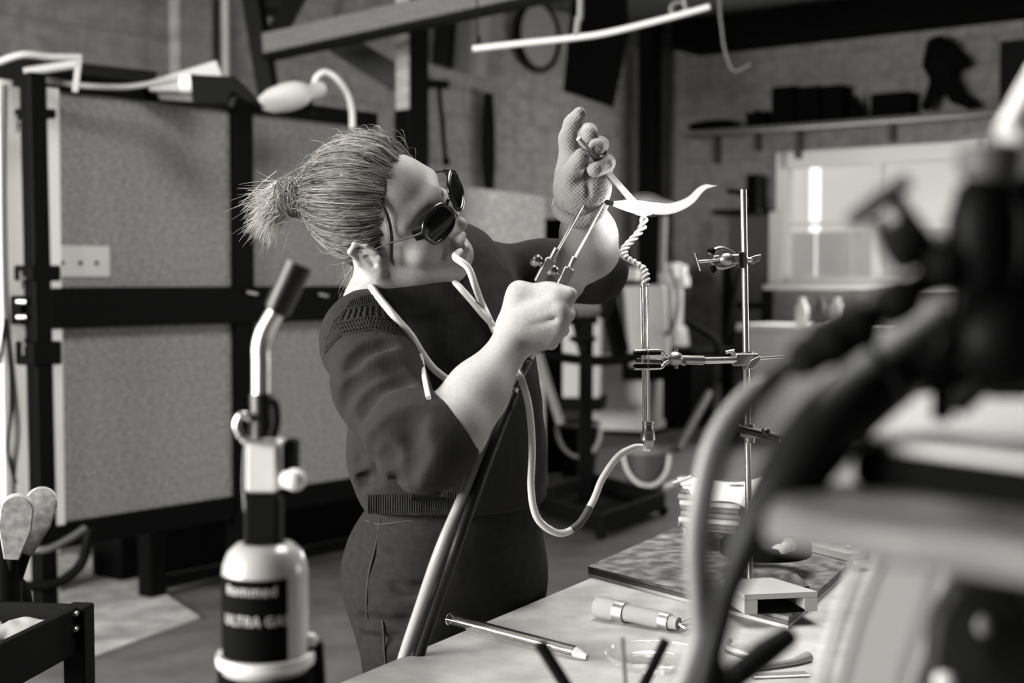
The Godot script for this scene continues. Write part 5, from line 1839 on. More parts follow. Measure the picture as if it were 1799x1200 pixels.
# ================================================================ the far side of the workshop
func background() -> void:
	var rot := Basis(AU, Vector3.UP, -AV)
	var bt := func(u0: float, u1: float, v0: float, v1: float, y0: float, y1: float, bev := 0.006) -> MB:
		return MB.new().box(Transform3D(rot, R((u0 + u1) * 0.5, (v0 + v1) * 0.5, (y0 + y1) * 0.5)), Vector3(absf(u1 - u0), absf(y1 - y0), absf(v1 - v0)), bev)
	# an upright box whose near face covers pixels x0..x1, y0..y1 at depth d
	var pb := func(x0: float, x1: float, y0: float, y1: float, d: float, deep := 0.3, turn := 0.0, tilt := 0.0) -> MB:
		var c := P((x0 + x1) * 0.5, (y0 + y1) * 0.5, d)
		var b := Basis(Vector3.UP, turn) * Basis(Vector3.BACK, tilt)
		return MB.new().box(Transform3D(b, c - b.z * deep * 0.5), Vector3((x1 - x0) * d / F, (y1 - y0) * d / F, deep), 0.012)
	var blk: Material = mats.black_steel
	# ---- timber frame: post, tie beam, braces
	var d := 9.2
	var base := P(725, 870, d)
	var fr := thing("timber_post", "square timber post behind her head, pale above and black below", "post", Vector3(base.x, 0, base.z))
	var pr := Basis(Vector3.UP, 0.80)
	part(fr, "post", MB.new().box(Transform3D(pr, Vector3(base.x, 1.95, base.z)), Vector3(0.16, 3.9, 0.13), 0.008), mats.pale_wood)
	var ysp: float = P(725, 198, d).y
	part(fr, "black_sleeve", MB.new().box(Transform3D(pr, Vector3(base.x, ysp * 0.5, base.z)), Vector3(0.175, ysp, 0.145), 0.006), blk)
	part(fr, "shaded_face", MB.new().box(Transform3D(pr, Vector3(base.x, 2.6, base.z) + pr * Vector3(0, 0, 0.072)), Vector3(0.16, 2.5, 0.012), 0.002), blk)  # black sheet lays the shade onto the right side of the post
	var b0 := P(470, 78, d - 0.6)
	var b1 := P(1000, -38, d - 1.6)
	single("tie_beam", "grey timber tie beam rising to the right above her head", "beam", MB.new().bar(b0, b1, 0.10, 0.12), mats.grey_wood)
	single("steel_angle", "black steel angle along the underside of the timber tie beam", "beam", MB.new().bar(b0 + Vector3(0, -0.082, 0), b1 + Vector3(0, -0.082, 0), 0.11, 0.03), blk)
	single("leaning_strut", "black strut leaning up the left wall behind the lamp", "strut", MB.new().bar(P(478, 200, 9.0), P(438, -40, 9.0), 0.11, 0.11), blk)
	single("leaning_strut", "black diagonal strut meeting the left end of the tie beam", "strut", MB.new().bar(P(480, 70, 8.7), P(545, -50, 8.7), 0.11, 0.11), blk)
	single("knee_brace", "dark timber knee brace under the tie beam left of the post", "brace", MB.new().bar(P(585, 68, d + 0.1), P(700, 140, d), 0.10, 0.16), mats.dark_wood)
	single("hanging_hood", "dark hood hanging above the lamp at the top of the picture", "hood", pb.call(455, 500, -30, 16, 9.0, 0.3), blk)
	single("grey_block", "dull grey board leaning above the tie beam", "board", pb.call(590, 600, -40, 32, 9.3, 0.2, 0.0, -0.2), mats.dark_grey)
	# ---- on the left wall: hanging tools, boards, disc
	var hw := func(x: float, y: float, off := 0.06) -> Vector3: return WV(x, y, 7.88 - off)
	var hm := thing("hanging_mallet", "long-handled dark mallet hanging on the wall right of the post", "mallet", hw.call(765, 220))
	part(hm, "head", MB.new().bar(hw.call(746, 147), hw.call(785, 149), 0.06, 0.07), mats.black_matt)
	part(hm, "handle", MB.new().tube([hw.call(771, 152), hw.call(783, 286)], 0.022, 10), mats.black_matt)
	part(hm, "knob", MB.new().ball(Transform3D(Basis(), hw.call(784, 284)), Vector3(0.036, 0.04, 0.036)), mats.black_matt)
	single("hanging_paddle", "long black paddle hanging upright on the wall", "paddle", MB.new().prism(Transform3D(rot, hw.call(856, 250, 0.04)), PackedVector2Array([Vector2(-0.06, 0.42), Vector2(0.055, 0.42), Vector2(0.08, 0.15), Vector2(0.085, -0.2), Vector2(0.06, -0.42), Vector2(-0.06, -0.42), Vector2(-0.085, -0.1), Vector2(-0.08, 0.2)]), 0.03, 0.006), mats.black_matt)
	for q in [[760, 800, 36, 118, 0.05, "black_steel", "black board hanging above the mallet, first from the post"], [806, 824, 20, 126, 0.10, "dark_grey", "grey board hanging second from the post"], [836, 858, 24, 136, 0.14, "mid_grey", "narrow paler board hanging third from the post"]]:
		var c: Vector3 = hw.call((q[0] + q[1]) * 0.5, (q[2] + q[3]) * 0.5, q[4])
		var dd: float = (cam_pos - c).dot(cam_basis.z)
		single("hanging_board", q[6], "board", MB.new().box(Transform3D(rot * Basis(Vector3.BACK, -0.12), c), Vector3((q[1] - q[0]) * dd / F * 1.25, (q[3] - q[2]) * dd / F, 0.03), 0.004), mats[q[5]])
	var dc: Vector3 = hw.call(945, 64, 0.05)
	var di := thing("round_disc", "large round grey disc with a black rim hanging on the wall", "disc", dc)
	part(di, "rim", MB.new().lathe(along(dc + AV * 0.03, dc - AV), [Vector2(0.0001, 0), Vector2(0.315, 0), Vector2(0.325, 0.01), Vector2(0.325, 0.05), Vector2(0.315, 0.06), Vector2(0.285, 0.06), Vector2(0.285, 0.03), Vector2(0.0001, 0.03)], 48), blk)
	part(di, "face", MB.new().lathe(along(dc, dc - AV), [Vector2(0.0001, 0.018), Vector2(0.284, 0.006), Vector2(0.284, 0.0)], 48), mats.mid_grey)
	single("black_board", "large black board hanging from the ceiling above her glove", "board", MB.new().prism(Transform3D(cam_basis, P(1048, 80, 11.8)), PackedVector2Array([Vector2(-0.28, -0.38), Vector2(0.14, -0.52), Vector2(0.27, 0.1), Vector2(0.25, 0.45), Vector2(-0.2, 0.45)]), 0.04, 0.004), blk)
	single("corner_post", "black steel post in the corner of the room", "post", MB.new().bar(Vector3(P(1141, 400, 14.0).x, 0, P(1141, 400, 14.0).z), Vector3(P(1141, 400, 14.0).x, 3.9, P(1141, 400, 14.0).z), 0.17, 0.17, AU), blk)
	single("eave_beam", "black beam along the top of the window wall", "beam", bt.call(11.7, 12.22, -3.9, 7.3, 3.62, 3.88), mats.black_matt)
	single("roof_beam", "black roof beam crossing under the ceiling at the upper right", "beam", bt.call(8.2, 8.5, -3.9, 6.2, 3.55, 3.88), mats.black_matt)
	# ---- bent white pole on its hangers
	d = 6.0
	var bp := thing("bent_pole", "bent white pole slung by cords under the roof", "pole", P(1010, 66, d))
	part(bp, "pole", MB.new().tube(spl(pp([[830, 86, d], [900, 78, d], [1012, 66, d], [1075, 56, d], [1180, 30, d], [1246, 12, d]]), 6), 0.0135, 12), mats.off_white)
	part(bp, "cord", MB.new().tube(spl(pp([[1012, 66, d], [1016, 30, d], [1020, -10, d], [1022, -520, d]]), 4), 0.014, 8), mats.mid_grey)
	var coil := []
	for i in 30:
		var an := TAU * i / 18.0
		coil.append(P(1190 + cos(an) * 14 + i * 0.2, 16 + sin(an) * 12, d + 0.002 * i))
	part(bp, "coil", MB.new().tube(coil, 0.008, 8), mats.mid_grey)
	part(bp, "cord", MB.new().tube(pp([[1205, 24, d], [1200, -20, d], [1200, -520, d]]), 0.009, 8), mats.mid_grey)
	part(bp, "wire", MB.new().tube(spl(pp([[845, 84, d], [842, 60, d], [838, 40, d], [840, -520, d]]), 4), 0.004, 6), mats.soft_black)
	single("hanging_wire", "thin pale wire hanging from the roof with a hooked end", "wire", MB.new().tube(spl(pp([[1262, -265, 8.0], [1264, -10, 8.0], [1268, 50, 8.0], [1274, 90, 8.0], [1288, 124, 8.0], [1305, 120, 8.0], [1318, 112, 8.0]]), 6), 0.008, 6), mats.mid_grey)
	# ---- long shelf on the window wall with what stands on it
	var su := 12.03
	var S := func(x: float, y: float) -> Vector3: return WU(x, y, su)
	var sy: float = S.call(1500, 212).y
	var va: float = S.call(1204, 238).dot(AV)
	var vb: float = S.call(1790, 190).dot(AV)
	var sf := thing("wall_shelf", "long grey shelf on brackets above the far window", "shelf", R(su, (va + vb) * 0.5, sy))
	part(sf, "board", bt.call(su - 0.14, 12.22, vb - 0.3, va, sy - 0.04, sy), mats.grey_wood)
	for x in [1246, 1318, 1392, 1556]:
		var vv: float = S.call(x, 240).dot(AV)
		part(sf, "bracket", bt.call(12.10, 12.22, vv - 0.02, vv + 0.02, sy - 0.30 if x in [1246, 1392] else sy - 0.2, sy - 0.04), mats.dark_grey)
	var shelf_box := func(x0: float, x1: float, h: float, n: String, label: String, cat: String) -> void:
		var q0: float = S.call(x0, 200).dot(AV)
		var q1: float = S.call(x1, 200).dot(AV)
		single(n, label, cat, bt.call(su - 0.06, su + 0.12, q1, q0, sy + 0.001, sy + h), mats.black_matt)
	shelf_box.call(1360, 1400, 0.36, "black_binder", "tall black box file on the shelf, first of three from the left", "box file")
	shelf_box.call(1404, 1444, 0.34, "black_binder", "tall black box file on the shelf, middle of three", "box file")
	shelf_box.call(1449, 1484, 0.33, "black_binder", "tall black box file on the shelf, last of three from the left", "box file")
	shelf_box.call(1534, 1602, 0.22, "black_case", "long black case on the shelf left of the tall dark figure", "case")
	var q0: Vector3 = S.call(1327, 220)
	var tin := MB.new().prism(Transform3D(rot * Basis(Vector3.UP, PI / 2), Vector3(q0.x, sy + 0.001, q0.z)), PackedVector2Array([Vector2(-0.10, 0), Vector2(0.10, 0), Vector2(0.11, 0.16), Vector2(0.06, 0.13), Vector2(0.0, 0.17), Vector2(-0.06, 0.13), Vector2(-0.10, 0.16)]), 0.12, 0.006)
	single("jagged_tin", "small black tin with a jagged rim on the shelf", "tin", tin, mats.black_matt)
	q0 = S.call(1250, 228)
	single("dark_brush", "long low dark brush at the left end of the shelf", "brush", MB.new().ball(Transform3D(Basis(AV, Vector3.UP, AU), Vector3(q0.x, sy + 0.055, q0.z)), Vector3(0.28, 0.055, 0.08), 18, 10), mats.black_matt)
	q0 = S.call(1503, 210)
	single("dark_cone", "small dark cone on the shelf between the box files and the case", "cone", MB.new().lathe(Transform3D(Basis(), Vector3(q0.x, sy + 0.001, q0.z)), [Vector2(0.0001, 0), Vector2(0.085, 0), Vector2(0.075, 0.06), Vector2(0.03, 0.2), Vector2(0.02, 0.22), Vector2(0.0001, 0.225)], 16), mats.black_matt)
	# tall dark spiky tangle: trunk on two legs, an arm and spikes above
	q0 = S.call(1657, 200)
	var tg := thing("dark_sculpture", "tall dark spiky sculpture on two legs standing on the shelf", "sculpture", Vector3(q0.x, sy, q0.z))
	var W := func(x: float, y: float) -> Vector3: return S.call(x, y)
	var tfd := Field.new()
	tfd.chain([W.call(1648, 85), W.call(1652, 110), W.call(1655, 135)], [0.11, 0.14, 0.09], 0.05)
	tfd.cap(W.call(1660, 90), W.call(1688, 108), 0.07, 0.06, 0.05)
	tfd.chain([W.call(1650, 135), W.call(1640, 160), W.call(1628, 186)], [0.08, 0.05, 0.05], 0.04)
	tfd.chain([W.call(1660, 135), W.call(1680, 170), W.call(1706, 184)], [0.08, 0.055, 0.05], 0.04)
	var tm := MB.new()
	tfd.net(tm, W.call(1655, 125) - Vector3(0.5, 0.5, 0.4), W.call(1655, 125) + Vector3(0.5, 0.5, 0.4), 0.022)
	part(tg, "trunk", tm, mats.black_matt)
	for x in [1638, 1646, 1655, 1664, 1672]:
		part(tg, "spike", MB.new().tube([W.call(x, 90), W.call(x + (x - 1655) * 0.3, 60 + absf(x - 1655) * 0.4)], [0.03, 0.008], 8), mats.black_matt)
	single("black_cabinet", "black cabinet on the right end of the shelf at the picture edge", "cabinet", bt.call(su - 0.1, su + 0.15, S.call(1850, 180).dot(AV), S.call(1762, 180).dot(AV), sy + 0.001, sy + 0.56), blk)
	# ---- left of the window: small ledge, dark board, white panel
	var wl := func(x: float, y: float) -> Vector3: return WU(x, y, 12.1)
	var le := thing("small_ledge", "small black ledge on the wall left of the window", "ledge", wl.call(1305, 372))
	part(le, "board", bt.call(11.95, 12.22, wl.call(1345, 372).dot(AV), wl.call(1264, 372).dot(AV), wl.call(1300, 377).y, wl.call(1300, 369).y), blk)
	var lj := thing("black_vise", "black clamp-like tool standing on the small ledge", "vise", wl.call(1328, 369))
	part(lj, "body", bt.call(11.98, 12.12, wl.call(1341, 340).dot(AV), wl.call(1321, 340).dot(AV), wl.call(1320, 369).y, wl.call(1320, 308).y), mats.black_matt)
	part(lj, "bar", MB.new().bar(wl.call(1278, 336), wl.call(1322, 340), 0.05, 0.05), mats.black_matt)
	var db := thing("dark_hatch", "dark panelled hatch on the wall left of the window", "hatch", wl.call(1307, 620))
	part(db, "panel", bt.call(12.18, 12.225, wl.call(1345, 450).dot(AV), wl.call(1272, 450).dot(AV), 0.55, wl.call(1305, 378).y), mats.dark_grey)
	part(db, "post", bt.call(12.12, 12.22, wl.call(1280, 450).dot(AV), wl.call(1266, 450).dot(AV), 0.1, wl.call(1305, 450).y), blk)
	part(db, "post", bt.call(12.12, 12.22, wl.call(1348, 450).dot(AV), wl.call(1336, 450).dot(AV), 0.1, wl.call(1305, 500).y), mats.soft_black)
	part(db, "rail", bt.call(12.13, 12.22, wl.call(1345, 450).dot(AV), wl.call(1272, 450).dot(AV), wl.call(1305, 537).y - 0.03, wl.call(1305, 537).y + 0.03), mats.soft_black)
	single("wall_board", "white board fixed to the wall between hatch and window", "panel", bt.call(12.15, 12.225, wl.call(1368, 430).dot(AV), wl.call(1346, 430).dot(AV), wl.call(1350, 500).y, wl.call(1350, 372).y), mats.off_white)
	var deskd := thing("wall_desk", "black desk against the far wall below the white panel", "desk", G(1240, 745, 0))
	part(deskd, "top", pb.call(1205, 1300, 612, 628, 12.6, 0.5, 0.6), blk)
	part(deskd, "drawer_unit", pb.call(1208, 1262, 628, 742, 12.5, 0.4, 0.6), blk)
	part(deskd, "leg", pb.call(1284, 1294, 628, 742, 12.5, 0.06, 0.6), blk)
	single("pipe_arm", "dark bent pipe arm rising above the black desk", "pipe", MB.new().tube(spl(pp([[1205, 565, 12.3], [1232, 580, 12.3], [1258, 600, 12.3], [1262, 625, 12.3]]), 5), 0.028, 10), mats.soft_black)
	single("leaning_pole", "grey pole leaning beside the black desk", "pole", MB.new().tube([G(1190, 790, 0.02), P(1246, 690, 12.2)], 0.035, 8), mats.mid_grey)
	single("leaning_pole", "dark pole leaning against the wall above the black desk", "pole", MB.new().tube([P(1268, 640, 13.2), P(1300, 470, 13.2)], 0.03, 8), mats.soft_black)
	var sink := thing("wash_counter", "pale counter below the window on the far wall", "counter", WU(1480, 700, 12.0))
	part(sink, "front", bt.call(11.5, 12.2, 2.6, 6.35, 0.0, 0.96), mats.white_paint)
	part(sink, "top", bt.call(11.42, 12.2, 2.5, 6.42, 0.96, 1.02), mats.white_paint)
	for q in [[1408, 646, 0.12, "white_plastic", "white bottle standing on the far counter, left"], [1440, 652, 0.08, "dark_grey", "dark jar standing on the far counter"], [1470, 648, 0.09, "off_white", "pale pot standing on the far counter, right of the dark jar"]]:
		var p: Vector3 = WU(q[0], q[1], 11.6)
		single("bottle", q[4], "bottle", MB.new().lathe(Transform3D(Basis(), Vector3(p.x, 1.022, p.z)), [Vector2(0.0001, 0), Vector2(0.06, 0), Vector2(0.06, 0.16), Vector2(0.03, 0.2), Vector2(0.03, 0.24), Vector2(0.0001, 0.24)], 16), mats[q[3]])
	# ---- chipboard sheet behind her shoulder
	var cb0 := P(880, 600, 9.6)
	single("chipboard_sheet", "pale chipboard sheet standing upright behind her left shoulder", "board", MB.new().prism(Transform3D(Basis(Vector3.UP, 0.15), Vector3(cb0.x, 0.0, cb0.z)), PackedVector2Array([Vector2(-0.42, 0.0), Vector2(0.30, 0.0), Vector2(0.295, 1.98), Vector2(-0.42, 2.07)]), 0.03, 0.003), mats.chipboard)
	single("black_chest", "black chest behind the right edge of the chipboard", "chest", pb.call(940, 990, 385, 870, 10.4, 0.4, 0.2), mats.black_matt)
	# ---- pale machines with hoses
	var cab := thing("pale_cabinet", "pale boxy cabinet on the floor behind the buckets", "cabinet", G(1105, 765, 0))
	var cbx := G(1070, 765, 0)
	var cd: float = (cam_pos - cbx).dot(cam_basis.z)
	part(cab, "body", MB.new().box(Transform3D(Basis(Vector3.UP, -0.42), Vector3(cbx.x + 0.17, 0.36, cbx.z - 0.25)), Vector3(0.62, 0.70, 0.5), 0.012), mats.off_white)
	part(cab, "plinth", MB.new().box(Transform3D(Basis(Vector3.UP, -0.42), Vector3(cbx.x + 0.17, 0.02, cbx.z - 0.25)), Vector3(0.64, 0.05, 0.52), 0.004), blk)
	var jc := thing("pale_canister", "pale tapered canister on a black stand above the pale cabinet", "canister", P(1130, 650, 12.9))
	part(jc, "body", MB.new().prism(Transform3D(cam_basis, P(1130, 572, 12.9)), PackedVector2Array([Vector2(-0.20, 0.35), Vector2(0.17, 0.36), Vector2(0.22, -0.34), Vector2(-0.13, -0.37)]), 0.3, 0.02), mats.white_plastic)
	part(jc, "stand", pb.call(1095, 1166, 640, 668, 12.8, 0.4), blk)
	part(jc, "hose_collar", MB.new().tube(spl(pp([[1040, 496, 12.7], [1100, 494, 12.7], [1150, 500, 12.7], [1165, 530, 12.7], [1176, 585, 12.7]]), 6), 0.035, 10), blk)
	var fc := G(1183, 752, 0)
	var fl := thing("filter_column", "tall white filter column right of the pale canister", "filter", fc)
	part(fl, "stand", MB.new().lathe(Transform3D(Basis(), fc), [Vector2(0.0001, 0), Vector2(0.15, 0), Vector2(0.15, 0.24), Vector2(0.0001, 0.24)], 20), blk)
	part(fl, "lower_tank", MB.new().lathe(Transform3D(Basis(), fc + Vector3(0.0, 0.24, 0)), [Vector2(0.0001, 0), Vector2(0.15, 0), Vector2(0.15, 0.58), Vector2(0.13, 0.70), Vector2(0.115, 0.74), Vector2(0.0001, 0.74)], 24), mats.white_plastic)
	part(fl, "upper_tank", MB.new().lathe(Transform3D(Basis(), fc + Vector3(-0.03, 0.98, 0)), [Vector2(0.0001, 0), Vector2(0.115, 0), Vector2(0.12, 0.55), Vector2(0.10, 0.60), Vector2(0.0001, 0.60)], 24), mats.white_plastic)
	part(fl, "cap", MB.new().lathe(Transform3D(Basis(), fc + Vector3(0.06, 1.36, 0.05)), [Vector2(0.0001, 0), Vector2(0.085, 0), Vector2(0.085, 0.09), Vector2(0.06, 0.10), Vector2(0.06, 0.2), Vector2(0.0001, 0.2)], 20), mats.white_plastic)
	part(fl, "hose", MB.new().tube(spl(pp([[1178, 470, 12.6], [1192, 520, 12.6], [1184, 570, 12.6], [1168, 590, 12.6]]), 6), 0.02, 8), mats.mid_grey)
	single("pale_post", "slim pale post standing in the corner above the filter column", "post", MB.new().tube([P(1163, 480, 13.3), P(1166, 380, 13.3)], 0.035, 10), mats.mid_grey)
	var wc := thing("wall_cupboard", "pale grey cupboard on the wall behind her raised elbow", "cupboard", P(1015, 705, 12.4))
	part(wc, "body", pb.call(982, 1052, 556, 704, 12.4, 0.4, -0.15), mats.off_white)
	part(wc, "shelf", pb.call(975, 1058, 700, 722, 12.3, 0.5, -0.15), blk)
	part(wc, "upper_box", pb.call(1000, 1056, 498, 548, 12.4, 0.4, -0.15), mats.mid_grey)
	single("pale_bucket", "two pale rounded tubs on the rail behind the twisted glass, as one stack", "tub", MB.new().lathe(Transform3D(Basis(), P(1105, 492, 12.5)), [Vector2(0.0001, 0), Vector2(0.1, 0), Vector2(0.11, 0.1), Vector2(0.0001, 0.11)], 18), mats.off_white)
	# ---- cylinder trolley
	var tb0 := G(1055, 948, 0)
	var tro := thing("steel_trolley", "black steel trolley with a mast, cross rails and an open tray base", "trolley", tb0)
	var c0 := tb0
	var c1 := G(1165, 905, 0)
	var c2 := G(1040, 868, 0)
	var c3 := G(930, 905, 0)
	for q in [[c0, c1], [c1, c2], [c2, c3], [c3, c0]]:
		part(tro, "tray_side", MB.new().bar(q[0] + Vector3(0, 0.09, 0), q[1] + Vector3(0, 0.09, 0), 0.03, 0.10), mats.soft_black)
	part(tro, "tray_floor", MB.new().slab([c0 + Vector3(0, 0.04, 0), c1 + Vector3(0, 0.04, 0), c2 + Vector3(0, 0.04, 0), c3 + Vector3(0, 0.04, 0)], 0.012), blk)
	for q in [c0, c1, c2, c3]:
		part(tro, "wheel", MB.new().lathe(Transform3D(rot * Basis(Vector3.BACK, PI / 2), q + Vector3(0, 0.03, 0)), [Vector2(0.0001, -0.014), Vector2(0.03, -0.014), Vector2(0.03, 0.014), Vector2(0.0001, 0.014)], 14), mats.black_rubber)
	var md: float = 8.9
	var mz := P(1028, 880, md)
	part(tro, "mast", MB.new().bar(Vector3(mz.x, 0.06, mz.z), P(1030, 556, md), 0.085, 0.085, Vector3.RIGHT), blk)
	part(tro, "cross_rail", MB.new().tube(spl(pp([[935, 618, md], [1000, 630, md], [1060, 634, md], [1130, 626, md]]), 5), 0.033, 10), blk)
	part(tro, "upper_rail", MB.new().tube(pp([[985, 565, md], [1050, 562, md]]), 0.024, 8), blk)
	part(tro, "regulator", MB.new().lathe(Transform3D(Basis(), P(1024, 622, md - 0.06)), [Vector2(0.0001, 0), Vector2(0.03, 0.01), Vector2(0.04, 0.06), Vector2(0.09, 0.09), Vector2(0.08, 0.11), Vector2(0.0001, 0.12)], 18), mats.soft_black)
	part(tro, "strut", MB.new().tube(pp([[1020, 610, md], [1006, 545, md]]), 0.022, 8).tube(pp([[1058, 560, md], [1090, 490, md]]), 0.03, 8), blk)
	part(tro, "side_frame", MB.new().bar(P(1062, 500, md + 0.4), P(1090, 620, md + 0.2), 0.09, 0.09), blk)
	single("leaning_pole", "grey slanting rod beside her waist in front of the trolley", "pole", MB.new().tube([P(945, 620, 8.4), P(985, 745, 8.4)], 0.026, 8), mats.mid_grey)
	# ---- buckets
	for q in [[1134, 886, 77, 100, "dark_grey", "grey plastic bucket with a bowed handle in front of the pale cabinet"], [1016, 836, 74, 96, "soft_black", "darker bucket with a pale rim behind the trolley mast"]]:
		var f := G(q[0], q[1], 0)
		var dd: float = (cam_pos - f).dot(cam_basis.z)
		var r: float = q[2] * dd / F * 0.5
		var h: float = q[3] * dd / F
		var bu := thing("bucket", q[5], "bucket", f)
		part(bu, "body", MB.new().lathe(Transform3D(Basis(), f), [Vector2(0.0001, 0), Vector2(r * 0.78, 0), Vector2(r * 0.97, h), Vector2(r * 0.93, h), Vector2(r * 0.75, 0.02), Vector2(0.0001, 0.02)], 28), mats[q[4]])
		part(bu, "rim", MB.new().lathe(Transform3D(Basis(), f + Vector3(0, h - 0.03, 0)), [Vector2(r * 0.94, 0), Vector2(r * 1.04, 0), Vector2(r * 1.04, 0.03), Vector2(r * 0.94, 0.03)], 28), mats.mid_grey)
		var hd := []
		for i in 17:
			var an := PI * i / 16.0
			hd.append(f + Vector3(-cos(an) * r * 1.03, h - 0.04 - sin(an) * h * 0.5, r * 0.3 + sin(an) * r * 0.85))
		part(bu, "handle", MB.new().tube(hd, 0.014, 8), mats.off_white)
	single("floor_hose", "pale hose curving over the floor from the grey bucket", "hose", MB.new().tube(spl([G(1120, 840, 0.12), G(1135, 862, 0.03), G(1165, 858, 0.02), G(1200, 842, 0.02)], 6), 0.022, 8), mats.off_white)
	single("small_pail", "small pale pail rim standing left of the trolley mast by her waist", "pail", MB.new().lathe(Transform3D(Basis(), G(978, 800, 0)), [Vector2(0.0001, 0), Vector2(0.12, 0), Vector2(0.15, 0.26), Vector2(0.14, 0.26), Vector2(0.11, 0.02), Vector2(0.0001, 0.02)], 20), mats.mid_grey)

# ================================================================ the blurred things near the lens
func foreground() -> void:
	var blk: Material = mats.black_steel
	# ---- gas canister with its burner, lower left
	var d := 1.21
	var s := d / F
	var c := P(466, 1060, d)
	var y0 := TH
	var ytop: float = P(466, 952, d).y
	var ca := thing("gas_canister", "pale gas canister with a printed dark label and a bent brass torch head on top", "gas canister", Vector3(c.x, y0, c.z))
	var r := 75.0 * s
	var xf := Transform3D(Basis(), Vector3(c.x, y0, c.z))
	var H := ytop - y0
	part(ca, "can", MB.new().lathe(xf, [Vector2(0.0001, 0.0), Vector2(r * 0.94, 0.0), Vector2(r, 0.006), Vector2(r, H - 0.028), Vector2(r * 0.97, H - 0.018), Vector2(r * 0.86, H - 0.008), Vector2(r * 0.66, H - 0.001), Vector2(r * 0.5, H), Vector2(r * 0.46, H - 0.003), Vector2(0.0001, H - 0.003)], 48), mats.can_white)
	# printed label wrapped round the front
	var lb := MB.new()
	var ly0: float = P(466, 1168, d - r).y - y0
	var ly1: float = P(466, 1020, d - r).y - y0
	var n := 28
	var front := PI / 2.0 + 0.18
	for i in n + 1:
		var an: float = front + 1.12 - 2.0 * i / n
		var nn := Vector3(cos(an), 0, sin(an))
		lb.vert(xf * (nn * (r + 0.0004) + Vector3(0, ly0, 0)), nn, Vector2(float(i) / n, 1))
		lb.vert(xf * (nn * (r + 0.0004) + Vector3(0, ly1, 0)), nn, Vector2(float(i) / n, 0))
	for i in n:
		lb.quad(i * 2, i * 2 + 1, i * 2 + 3, i * 2 + 2)
	part(ca, "label", lb, mats.can_label)
	for q in [["Rommed", 0.0088, ly1 - 0.0095, 0.012], ["ULTRA GAS", 0.0092, ly1 - 0.0345, 0.0]]:
		var tm := TextMesh.new()
		var fnt := SystemFont.new()
		fnt.font_names = PackedStringArray(["Droid Sans"])
		fnt.font_weight = 700
		tm.font = fnt
		tm.text = q[0]
		tm.font_size = 64
		tm.pixel_size = q[1] / 64.0 * 1.25
		tm.depth = 0.0
		var src := tm.get_mesh_arrays()
		var mb := MB.new()
		var vs: PackedVector3Array = src[Mesh.ARRAY_VERTEX]
		for p in vs:
			var an: float = front - 0.1 - (p.x + q[3] * -0.35) / r
			var nn := Vector3(cos(an), 0, sin(an))
			mb.vert(xf * (nn * (r + 0.0009 + p.z) + Vector3(0, q[2] + p.y, 0)), nn)
		var idx: PackedInt32Array = src[Mesh.ARRAY_INDEX] if src[Mesh.ARRAY_INDEX] != null else PackedInt32Array(range(vs.size()))
		mb.ix = idx
		part(ca, "lettering", mb, mats.can_white)
	part(ca, "base_ring", MB.new().lathe(Transform3D(Basis(), Vector3(c.x, P(466, 1166, d).y, c.z)), [Vector2(r * 1.0, 0.0), Vector2(r * 1.13, 0.0), Vector2(r * 1.15, 0.004), Vector2(r * 1.13, 0.009), Vector2(r * 1.0, 0.009)], 48), mats.white_plastic)
	# torch head
	var hd := thing("torch_head", "steel torch head with bent burner tube screwed on the gas canister", "torch head", P(463, 945, d))
	part(hd, "neck", MB.new().bar(P(464, 962, d), P(464, 868, d), 34 * s * 2.0, 0.03, Vector3.RIGHT, 0.004), mats.soft_black)
	part(hd, "valve_block", MB.new().box(Transform3D(cam_basis, P(464, 816, d)), Vector3(56 * s, 96 * s, 0.03), 0.003), mats.white_plastic)
	part(hd, "top_plate", MB.new().bar(P(428, 772, d - 0.01), P(500, 778, d - 0.01), 0.028, 0.0045), mats.steel)
	part(hd, "side_block", MB.new().box(Transform3D(cam_basis, P(512, 808, d + 0.004)), Vector3(24 * s, 76 * s, 0.024), 0.003), mats.soft_black)
	part(hd, "control_knob", MB.new().tube(pp([[500, 843, d - 0.012], [516, 843, d - 0.016]]), 0.0075, 14).ball(Transform3D(Basis(), P(518, 843, d - 0.022)), Vector3(0.0095, 0.0095, 0.009)), mats.white_plastic)
	part(hd, "spring_lever", MB.new().tube(spl(pp([[441, 735, d - 0.01], [424, 730, d - 0.01], [416, 748, d - 0.01], [424, 768, d - 0.01]]), 6), 0.0035, 8), mats.steel)
	part(hd, "wire", MB.new().tube(spl(pp([[432, 780, d - 0.012], [429, 860, d - 0.012], [438, 960, d - 0.012]]), 6), 0.0016, 6), mats.mid_grey)
	part(hd, "collar", MB.new().tube(pp([[462, 772, d], [460, 735, d], [459, 692, d]]), [0.013, 0.010, 0.010], 16), mats.dark_steel)
	part(hd, "igniter", MB.new().tube(spl(pp([[470, 705, d - 0.012], [482, 710, d - 0.012], [485, 740, d - 0.012], [478, 768, d - 0.012]]), 5), 0.004, 8), mats.black_rubber)
	part(hd, "burner_tube", MB.new().tube(spl(pp([[459, 695, d], [459, 640, d], [459, 610, d], [466, 582, d], [484, 550, d], [492, 535, d]]), 6), 0.0078, 16), mats.steel)
	part(hd, "burner_tip", MB.new().tube(pp([[484, 550, d], [488, 543, d], [520, 474, d], [524, 464, d]]), [0.0085, 0.0115, 0.0125, 0.0120], 20, false).tube(pp([[520, 474, d], [524, 464, d]]), 0.0095, 16), mats.dark_steel)
	var ho := thing("canister_holder", "black holder cup gripping the lower part of the gas canister", "holder", Vector3(c.x, y0, c.z))
